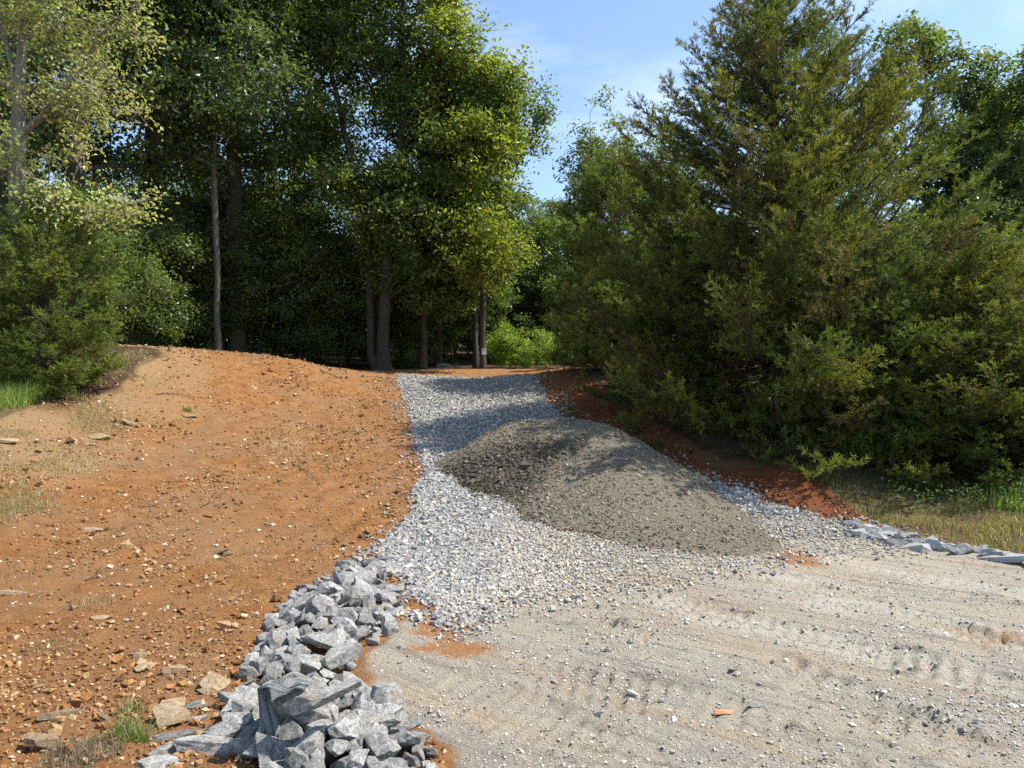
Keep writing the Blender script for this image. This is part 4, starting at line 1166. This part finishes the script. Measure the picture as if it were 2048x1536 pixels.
def TX(px, Y): return PX(px, Y), Y
put_ = []
def pt(name, me, px, Y, rz, sc, label, cat='tree', group=None):
    x, y = TX(px, Y); return plant_tree(name, me, x, y, rz, sc, label, cat, group)
pt('oak_tree', darkA, 150, 16.0, .4, 1.0, 'dark full crowned oak directly behind the yellowing tree')
pt('oak_tree', darkA, 300, 21.0, 2.3, 1.05, 'tall dark oak between the yellowing tree and the slim bare trunk')
pt('hickory_tree', darkB, 437, 18.5, 1.1, .98, 'slim straight grey trunk with high dark crown on the bank crest')
pt('oak_tree', darkA, 474, 20.0, 3.9, 1.1, 'thick dark trunked oak just right of the slim grey trunk')
pt('oak_tree', darkB, 590, 24.5, 5.0, .95, 'dark oak filling the gap left of the big twin trunked oak')
pt('oak_tree', darkA, 20, 20.0, 5.2, 1.1, 'dark tree at the far left behind the yellowing crown')
pt('slender_tree', midA, 847, 21.0, .3, .95, 'slender pale stemmed tree right of the twin trunked oak')
pt('slender_tree', midA, 876, 23.5, 2.0, 1.05, 'dark slender tree just right of the pale stemmed one')
pt('slender_tree', midA, 952, 23.0, 4.1, .92, 'slender bright leaved tree left of the trunk with the white sign')
sgn = pt('oak_tree', midA, 966, 21.5, 5.5, .86, 'tree carrying the small white sign behind the driveway end')
pt('slender_tree', midA, 905, 27.0, 1.2, 1.1, 'thin dark tree standing deeper between the sign tree and the pale stem')
pt('oak_tree', midA, 1035, 31.0, 3.0, .66, 'low dark tree under the patch of sky right of the big oak')
pt('oak_tree', midA, 1100, 33.0, .8, .74, 'dark tree left of the taller pair behind the middle cedar')
pt('oak_tree', midB, 1195, 28.0, 1.8, 1.06, 'leafy tree whose rounded top stands left of the middle cedar tip')
pt('oak_tree', midB, 1330, 28.5, 4.4, 1.04, 'leafy tree with pale top between middle cedar and great cedar')
pt('oak_tree', sparse, 1880, 20.0, 0, 1.0, 'open crowned tree with bare limbs against the sky right of the great cedar')
pt('oak_tree', sparse, 2050, 19.0, 2.6, .9, 'dark leafy tree at the far right beside the open crowned one')
pt('oak_tree', under, 1905, 18.5, 2.2, 1.0, 'leafy understory tree low behind the right hand cedars')
pt('oak_tree', midA, 2000, 22.0, 4.2, .85, 'full leafy tree between the open crowned tree and the right edge')
pt('oak_tree', darkB, 2120, 24.0, 1.0, .75, 'dark tree furthest right behind the right hand cedars')
rng_ = np.random.default_rng(99)
LB = 'distant dark woodland tree in the shaded forest beyond the clearing'
GR = 'distant trees deep in the forest'
for k in range(30):
    Y = [30, 36, 44, 54][k % 4] + rng_.uniform(-2, 2); px = -150 + (k * 79.0) % 2350 + rng_.uniform(-25, 25)
    x = PX(px, Y)
    leftish = px < 900
    zt = ZY(rng_.uniform(300, 480) if leftish else rng_.uniform(440, 500), Y)
    hh = max(5.0, zt - 2.0)
    me, h0 = (darkA, 14.5) if (leftish or k % 3 == 0) else (midA, 9.5)
    plant_tree('woodland_tree', me, x, Y, rng_.uniform(0, 6.28), min(hh / h0, 1.6), LB, 'tree', GR)
UN = [(275, 18.5, .85, 'dark bushy understory tree left of the slim grey trunk'), (370, 21.5, 1.0, 'shaded understory tree behind the slim grey trunk on its left side'),
      (545, 21.0, .95, 'dense understory tree right of the thick leaning trunk'), (640, 21.5, 1.0, 'dense dark understory tree left of the twin trunks'), (695, 23.5, .9, 'understory tree close behind the twin trunks on their left'),
      (815, 23.0, .62, 'low leafy understory tree between the twin trunks and the pale stem'), (590, 25.5, 1.3, 'tall understory tree deeper behind the bank shoulder'), (450, 24.5, 1.2, 'understory tree seen between the two bare trunks'),
      (1075, 28.0, .8, 'understory tree behind the lime green bush'), (1150, 27.0, .95, 'understory tree touching the left side of the middle cedar'), (215, 15.5, .72, 'understory tree behind the right side of the low left cedar')]
for px, Y, sc_, lb in UN:
    plant_tree('understory_tree', under, PX(px, Y), Y, rng_.uniform(0, 6.28), sc_, lb, 'tree')
SPL = [(320, 18.2, .9, 'leafy sapling at the crest left of the slim grey trunk'), (400, 20.0, .9, 'sapling close to the left side of the slim grey trunk'), (515, 20.2, .8, 'sapling just right of the thick leaning trunk'),
       (600, 20.5, .8, 'sapling peeping over the right shoulder of the bank'), (680, 21, .9, 'sapling left of the foot of the twin trunks'), (725, 22.5, .6, 'small sapling hard behind the twin trunks'),
       (905, 25, .65, 'low sapling between the pale stem and the sign tree'), (1000, 25.5, .8, 'sapling behind the yellow green bush'), (860, 26, .8, 'sapling in deep shade right of the pale stem'), (1135, 25, .8, 'sapling at the left foot of the middle cedar'),
       (255, 17.0, .8, 'sapling at the left end of the bank crest'), (935, 29, 1.1, 'far sapling seen left of the sign tree'), (800, 27, 1.1, 'far sapling right of the twin trunks'), (1030, 29, 1.2, 'far sapling between the two bright bushes')]
for k, (px, Y, sc_, lb) in enumerate(SPL):
    plant_tree('understory_sapling', sap, PX(px, Y), Y, rng_.uniform(0, 6.28), sc_, lb, 'sapling', 'saplings in the shaded understory')
rngw = np.random.default_rng(123)
for k in range(44):
    Y = [33, 40, 48][k % 3] + rngw.uniform(-2, 2); px = -200 + k * 56.0
    plant_tree('woodland_thicket', under, PX(px, Y), Y, rngw.uniform(0, 6.28), rngw.uniform(1.1, 1.6), 'far thicket of leafy undergrowth closing the view between the trunks', 'thicket', 'thickets closing the back of the forest', .8)
pt('bush', bush, 1092, 21.4, .5, .85, 'bright lime green bush at the right end of the driveway crest', 'bush')
pt('bush', bush, 1018, 22.2, 2.5, .95, 'yellow green bush just left of the lime green one', 'bush')
pt('bush', bush, 1003, 22.6, 4.0, .7, 'small green bush at the foot of the sign tree', 'bush')
pt('bush', bush, 1050, 21.2, 1.0, .45, 'low green weeds between the two brighter bushes', 'bush')
pt('bush', sap, 1128, 19.4, 1.0, .42, 'low dark green bush right of the lime green bush', 'bush')
pt('bush', sap, 805, 21.8, 3.0, .40, 'low brownish green bush at the foot of the twin trunks', 'bush')

# --- cedars
CG = [(.13, .158, .031), (.105, .135, .028), (.16, .172, .033), (.195, .20, .036), (.13, .115, .036)]
big_c = cedar(21, 7.35, 3.5, 335, .075, CG, .105, 3, (-.35, 0), .02, 1.0, .015, prof=lambda t: np.where(t < .22, .95 + .23 * t, 1.0 * (1 - (t - .22) / .80) ** 1.08), nb=6, droopy=True)
pt('cedar_tree', big_c, 1560, 12.3, 0, 1.0, 'great wide red cedar towering over the cut bank right of the heap')
sm_c = cedar(22, 4.4, 1.35, 120, .06, [(.145, .185, .040), (.175, .205, .044), (.115, .155, .036)], .12, 2, (.1, 0), .02, 1.0, .018, prof=lambda t: np.where(t < .25, .85 + .6 * t, (1 - (t - .25) / .77) ** .7), nb=6)
lc = pt('cedar_tree', sm_c, 85, 11.1, .4, .80, 'low bushy cedar under the yellowing tree at the left'); lc.scale = (.76, .76, .67)
pt('cedar_tree', sm_c, 1235, 16.8, 2.0, 1.12, 'narrow cedar in the middle behind the red bank')
e_ = pt('cedar_tree', big_c, 1950, 10.6, 2.4, .56, 'lower broad cedar with sunlit yellow green tips right of the great cedar'); e_.scale = (.60, .60, .46)
e_ = pt('cedar_tree', big_c, 2180, 10.4, 4.4, .50, 'small cedar cut off by the right edge'); e_.scale = (.56, .56, .36)
pt('cedar_tree', sm_c, 1745, 10.6, 5.0, .72, 'short cedar filling the gap below the great cedar and its right neighbour')
pt('cedar_tree', sm_c, 1360, 13.6, 3.3, .70, 'short cedar at the left foot of the great cedar')

# ------------------------------------------------------------------ grass, straw, weeds
def blades(name, x, y, h, w, tint, rng, lean=.5, segs=2, zf=None):
    n = len(x); z = (zf or ground_z)(x, y) - .005
    a = rng.uniform(0, 6.28, n); ln = np.abs(rng.normal(0, lean, n)); dx, dy = np.cos(a) * ln * h, np.sin(a) * ln * h
    hz = h * np.sqrt(np.clip(1 - .7 * np.clip(ln, 0, 1.1) ** 2, .02, 1))
    b = rng.uniform(0, 6.28, n); wx, wy = np.cos(b) * w * .5, np.sin(b) * w * .5
    P = np.zeros((n, 5, 3))
    P[:, 0] = np.stack([x - wx, y - wy, z], 1); P[:, 1] = np.stack([x + wx, y + wy, z], 1)
    P[:, 2] = np.stack([x + dx * .35 + wx * .8, y + dy * .35 + wy * .8, z + hz * .62], 1); P[:, 3] = np.stack([x + dx * .35 - wx * .8, y + dy * .35 - wy * .8, z + hz * .62], 1)
    P[:, 4] = np.stack([x + dx, y + dy, z + hz], 1)
    lp = np.arange(n)[:, None] * 5 + np.array([0, 1, 2, 3, 3, 2, 4])[None]
    return link(name, new_mesh(name, P.reshape(-1, 3), lp.ravel(), np.tile([4, 3], n), M_GRASS, False, colors=np.repeat(tint, 5, 0)))
def poly_pts(poly, n, rng, dens=None):
    lo, hi = poly.min(0), poly.max(0); X, Y = [], []
    c = 0
    while c < n:
        x = rng.uniform(lo[0], hi[0], n * 3); y = rng.uniform(lo[1], hi[1], n * 3); k = sdf(poly, x, y) > rng.uniform(-.25, .1, n * 3)
        if dens is not None: k &= rng.random(n * 3) < dens(x, y)
        X.append(x[k]); Y.append(y[k]); c += k.sum()
        if k.sum() < 2: break
    return np.concatenate(X)[:n], np.concatenate(Y)[:n]
def vegetation():
    rng = np.random.default_rng(55)
    cl = lambda s, a: (lambda x, y: smooth(-.35, .3, fbm(x, y, s, 3, a)))
    GL = poly_px([(-150, 860), (0, 825), (90, 800), (150, 775), (190, 762), (120, 758), (40, 758), (-150, 760)])
    x, y = poly_pts(GL, 6500, rng, cl(.5, 90)); n = len(x)
    t = tints(n, [(.20, .30, .06), (.26, .36, .07), (.15, .23, .05), (.34, .36, .12)], rng, .15)
    o = blades('green_grass', x, y, rng.uniform(.12, .36, n), np.full(n, .008), t, rng, .5); tag(o, 'bright green grass at the foot of the left cedar', 'grass'); o['kind'] = 'stuff'
    DL = poly_px([(-100, 1000), (-100, 850), (60, 820), (200, 755), (240, 705), (310, 705), (330, 740), (280, 800), (220, 870), (120, 960), (60, 1040), (-60, 1080)])
    x, y = poly_pts(DL, 11000, rng, cl(.8, 91)); n = len(x)
    t = tints(n, [(.46, .36, .20), (.38, .28, .15), (.52, .44, .28), (.28, .20, .11), (.30, .30, .12)], rng, .15)
    o = blades('dry_straw', x, y, rng.uniform(.02, .085, n), np.full(n, .006), t, rng, 1.2); tag(o, 'dry tan straw matted over the upper left bank', 'straw'); o['kind'] = 'stuff'
    x, y = sample(2600, -8, -1.2, 2.9, 12, rng, lambda a, b: (sdf(GRAVEL, a, b) < -.5) * (sdf(PAD, a, b) < -.3) * (sdf(RIPPOLY, a, b) < -.1) * smooth(.0, .35, fbm(a, b, .7, 3, 92))); n = len(x)
    t = tints(n, [(.50, .40, .24), (.40, .28, .15), (.20, .11, .05)], rng, .15)
    o = blades('straw_bits', x, y, rng.uniform(.03, .11, n), np.full(n, .004), t, rng, 1.5); tag(o, 'thin bits of straw and rootlets littering the orange slope', 'straw'); o['kind'] = 'stuff'
    GRr = poly_px([(1690, 1010), (1640, 965), (1700, 955), (1800, 965), (1900, 975), (2048, 975), (2200, 985), (2200, 1035), (2048, 1030), (1980, 1020), (1900, 1035), (1800, 1035), (1760, 1040)])
    x, y = poly_pts(GRr, 3400, rng, cl(.4, 93)); n = len(x)
    t = tints(n, [(.08, .11, .035), (.11, .13, .045), (.07, .08, .03), (.19, .14, .07)], rng, .2)  # dark tints: the shade under the cedars is put into the blade colour
    o = blades('shade_tinted_grass', x, y, rng.uniform(.04, .17, n) * (.6 + .8 * vnoise(x * 2.5, y * 2.5, 5)), np.full(n, .008), t, rng, .7); tag(o, 'tall green grass and weeds tinted dark for shade below the right cedars', 'grass'); o['kind'] = 'stuff'
    GB = poly_px([(1960, 1020), (2000, 985), (2060, 950), (2250, 940), (2250, 1060), (2060, 1045)])
    x, y = poly_pts(GB, 1100, rng, cl(.4, 94)); n = len(x)
    t = tints(n, [(.24, .34, .05), (.30, .40, .07), (.18, .27, .045)], rng, .12)  # light tints: sunlit counterpart of the shade-coloured grass
    o = blades('sun_tinted_grass', x, y, rng.uniform(.10, .26, n), np.full(n, .010), t, rng, .4); tag(o, 'lime grass tinted bright for sunlight at the far right of the verge', 'grass'); o['kind'] = 'stuff'
    SG = poly_px([(1760, 1045), (1820, 1035), (1900, 1040), (2000, 1040), (2200, 1060), (2200, 1120), (2048, 1100), (1950, 1092), (1850, 1072), (1790, 1060)])
    x, y = poly_pts(SG, 3600, rng, cl(.35, 95)); n = len(x)
    t = tints(n, [(.26, .26, .09), (.34, .28, .14), (.40, .32, .18), (.34, .21, .11)], rng, .15)
    o = blades('short_grass', x, y, rng.uniform(.03, .12, n), np.full(n, .009), t, rng, .8); tag(o, 'short yellowish grass between the dusty stones and shaded weeds', 'grass'); o['kind'] = 'stuff'
    # leafy weeds on the right verge: small ovals on thin stalks
    x, y = poly_pts(GRr, 95, rng, cl(.5, 96)); pos, nr, sz, tt = [], [], [], []
    for a, b in zip(x, y):
        z0 = float(ground_z(a, b)); hgt = rng.uniform(.12, .42)
        m = int(22 * hgt / .3) + 6
        tz = rng.random(m); p = np.stack([a + rng.normal(0, .06, m), b + rng.normal(0, .06, m), z0 + tz * hgt], 1)
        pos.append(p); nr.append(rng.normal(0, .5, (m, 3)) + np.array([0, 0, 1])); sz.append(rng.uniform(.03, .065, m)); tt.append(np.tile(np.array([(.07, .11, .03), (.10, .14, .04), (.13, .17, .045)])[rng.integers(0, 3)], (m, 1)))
    me = leaves_mesh('leafy_weeds', np.concatenate(pos), np.concatenate(nr), np.concatenate(sz), np.concatenate(tt), rng, M_GRASS, .5)
    o = link('leafy_weeds', me); tag(o, 'knee high leafy green weeds at the foot of the right cedars', 'weeds'); o['kind'] = 'stuff'
    # countable tufts at the front left
    def tuft(px, py, n, h, r, cols, lean, name, lb, cat, w=.004):
        x0, y0 = ground_hit(px, py, ground_z); a = rng.uniform(0, 6.28, n); rr = r * np.sqrt(rng.random(n))
        x, y = x0 + np.cos(a) * rr * 1.5, y0 + np.sin(a) * rr
        o = blades(name, x, y, rng.uniform(.5, 1.1, n) * h, np.full(n, w), tints(n, cols, rng, .15), rng, lean); tag(o, lb, cat)
    tuft(258, 1478, 260, .13, .055, [(.14, .21, .05), (.20, .27, .08), (.34, .32, .15)], .9, 'grass_tuft', 'green grass tuft in orange soil left of the tan rock', 'grass tuft')
    tuft(262, 1425, 70, .12, .05, [(.14, .20, .05), (.42, .36, .2)], 1.0, 'grass_tuft', 'thin green sprig lying just above the thicker green tuft', 'grass tuft')
    tuft(175, 1505, 420, .085, .10, [(.26, .21, .15), (.34, .28, .20), (.18, .14, .10)], 1.0, 'dead_weed_clump', 'grey brown dead weed clump by the cream cube rock', 'dead weed')
    tuft(140, 1530, 300, .08, .09, [(.26, .21, .15), (.34, .28, .20), (.18, .14, .10)], 1.0, 'dead_weed_clump', 'lowest grey dead weed clump at the bottom edge', 'dead weed')
    tuft(118, 1290, 160, .08, .16, [(.40, .31, .19), (.30, .22, .14)], 1.0, 'straw_tuft', 'wispy straw patch on the lower left slope', 'straw')
    tuft(75, 1020, 200, .09, .16, [(.36, .30, .17), (.26, .24, .12)], 1.0, 'straw_tuft', 'brown straw tuft at mid height on the far left bank', 'straw')
    tuft(180, 1210, 120, .09, .13, [(.46, .37, .22), (.30, .22, .14)], 1.0, 'straw_tuft', 'pale straw wisps just above the flat cream stone', 'straw')
    tuft(375, 823, 60, .10, .05, [(.14, .20, .05), (.20, .26, .07)], .7, 'grass_tuft', 'tiny green sprout beside the white stone on the upper bank', 'grass tuft', .008)
vegetation()

def twigs():
    rng = np.random.default_rng(66)
    m = plain_material('dead_wood', (.15, .105, .07), .9, 30, .5)
    T = [((310, 790), (410, 797), 'long thin dark stick lying across the upper bank', .010), ((640, 740), (690, 765), 'dark stick near the right shoulder of the bank', .010),
         ((330, 722), (350, 717), 'short stick near the crest of the bank', .010), ((165, 1165), (215, 1140), 'thin pale stalk lying on the lower left slope', .006),
         ((1145, 752), (1205, 746), 'dead root sticking out of the red bank top', .014), ((1130, 748), (1165, 741), 'thin dead root on the bank end beside the bushes', .010),
         ((400, 1015), (450, 985), 'dark twig half buried at the middle of the bank', .008), ((590, 930), (645, 975), 'dark twig along the crack in the right shoulder', .008)]
    for (a, b, lb, r) in T:
        p0 = ground_hit(*a, ground_z); p1 = ground_hit(*b, ground_z)
        k = 7; t = np.linspace(0, 1, k); x = p0[0] + (p1[0] - p0[0]) * t + rng.normal(0, .02, k); y = p0[1] + (p1[1] - p0[1]) * t + rng.normal(0, .02, k)
        z = ground_z(x, y) + r + .02 * np.sin(t * 3.1)
        wd = Wood(); pts = np.stack([x, y, z], 1); wd.chain(pts, r * (1 - .6 * t), 6)
        q = pts[3]; e = q + np.array([rng.uniform(-.12, .12), rng.uniform(-.1, .1), .06]); wd.chain(np.array([q, (q + e) / 2 + .005, e]), [r * .6, r * .45, r * .2], 5)
        o = link('fallen_twig', wd.mesh('fallen_twig', m)); tag(o, lb, 'twig')
twigs()

# small white sign on the tree, and the pale lump between the trunks
def signs():
    import bmesh
    x, Y = PX(968.5, 21.32), 21.32
    z = ZY(703, Y)
    m = plain_material('white_sign_face', (.78, .78, .76), .5, 8, .93); m2 = plain_material('faded_print', (.30, .31, .33), .6, 8, .9)
    root = empty('notice_sign', (x, Y, z)); tag(root, 'small white notice sign fixed to a trunk beyond the driveway end', 'sign')
    bm = bmesh.new(); bmesh.ops.create_cube(bm, size=1); bmesh.ops.scale(bm, vec=(.13, .006, .18), verts=bm.verts); bmesh.ops.bevel(bm, geom=bm.edges[:], offset=.001, segments=1)
    me = bpy.data.meshes.new('sign_board'); bm.to_mesh(me); bm.free(); me.materials.append(m); link('sign_board', me, root)
    bm = bmesh.new(); bmesh.ops.create_cube(bm, size=1); bmesh.ops.scale(bm, vec=(.045, .004, .05), verts=bm.verts)
    me = bpy.data.meshes.new('sign_print'); bm.to_mesh(me); bm.free(); me.materials.append(m2); link('sign_print', me, root, (-.012, -.004, .045))
    me = rock_mesh('pale_rock', 950, plain_material('pale_rock_face', (.34, .36, .38), .8, 10, .7), (1.5, .8, .6), 12)
    for px, py, s, lb in ((888, 731, .22, 'pale blue grey boulder lying among the trunks beyond the driveway'), (912, 735, .13, 'smaller pale boulder right of the blue grey boulder')):
        o = link('boulder', me, None, (PX(px, 23), 23, float(H(PX(px, 23), 23)) + s * .25)); o.scale = (s,) * 3; tag(o, lb, 'boulder')
signs()
tot = 0; seen = set()
for o in SC.objects:
    if o.type == 'MESH' and o.data.name not in seen:
        seen.add(o.data.name); tot += len(o.data.loops) - 2 * len(o.data.polygons)
print('triangles', tot)
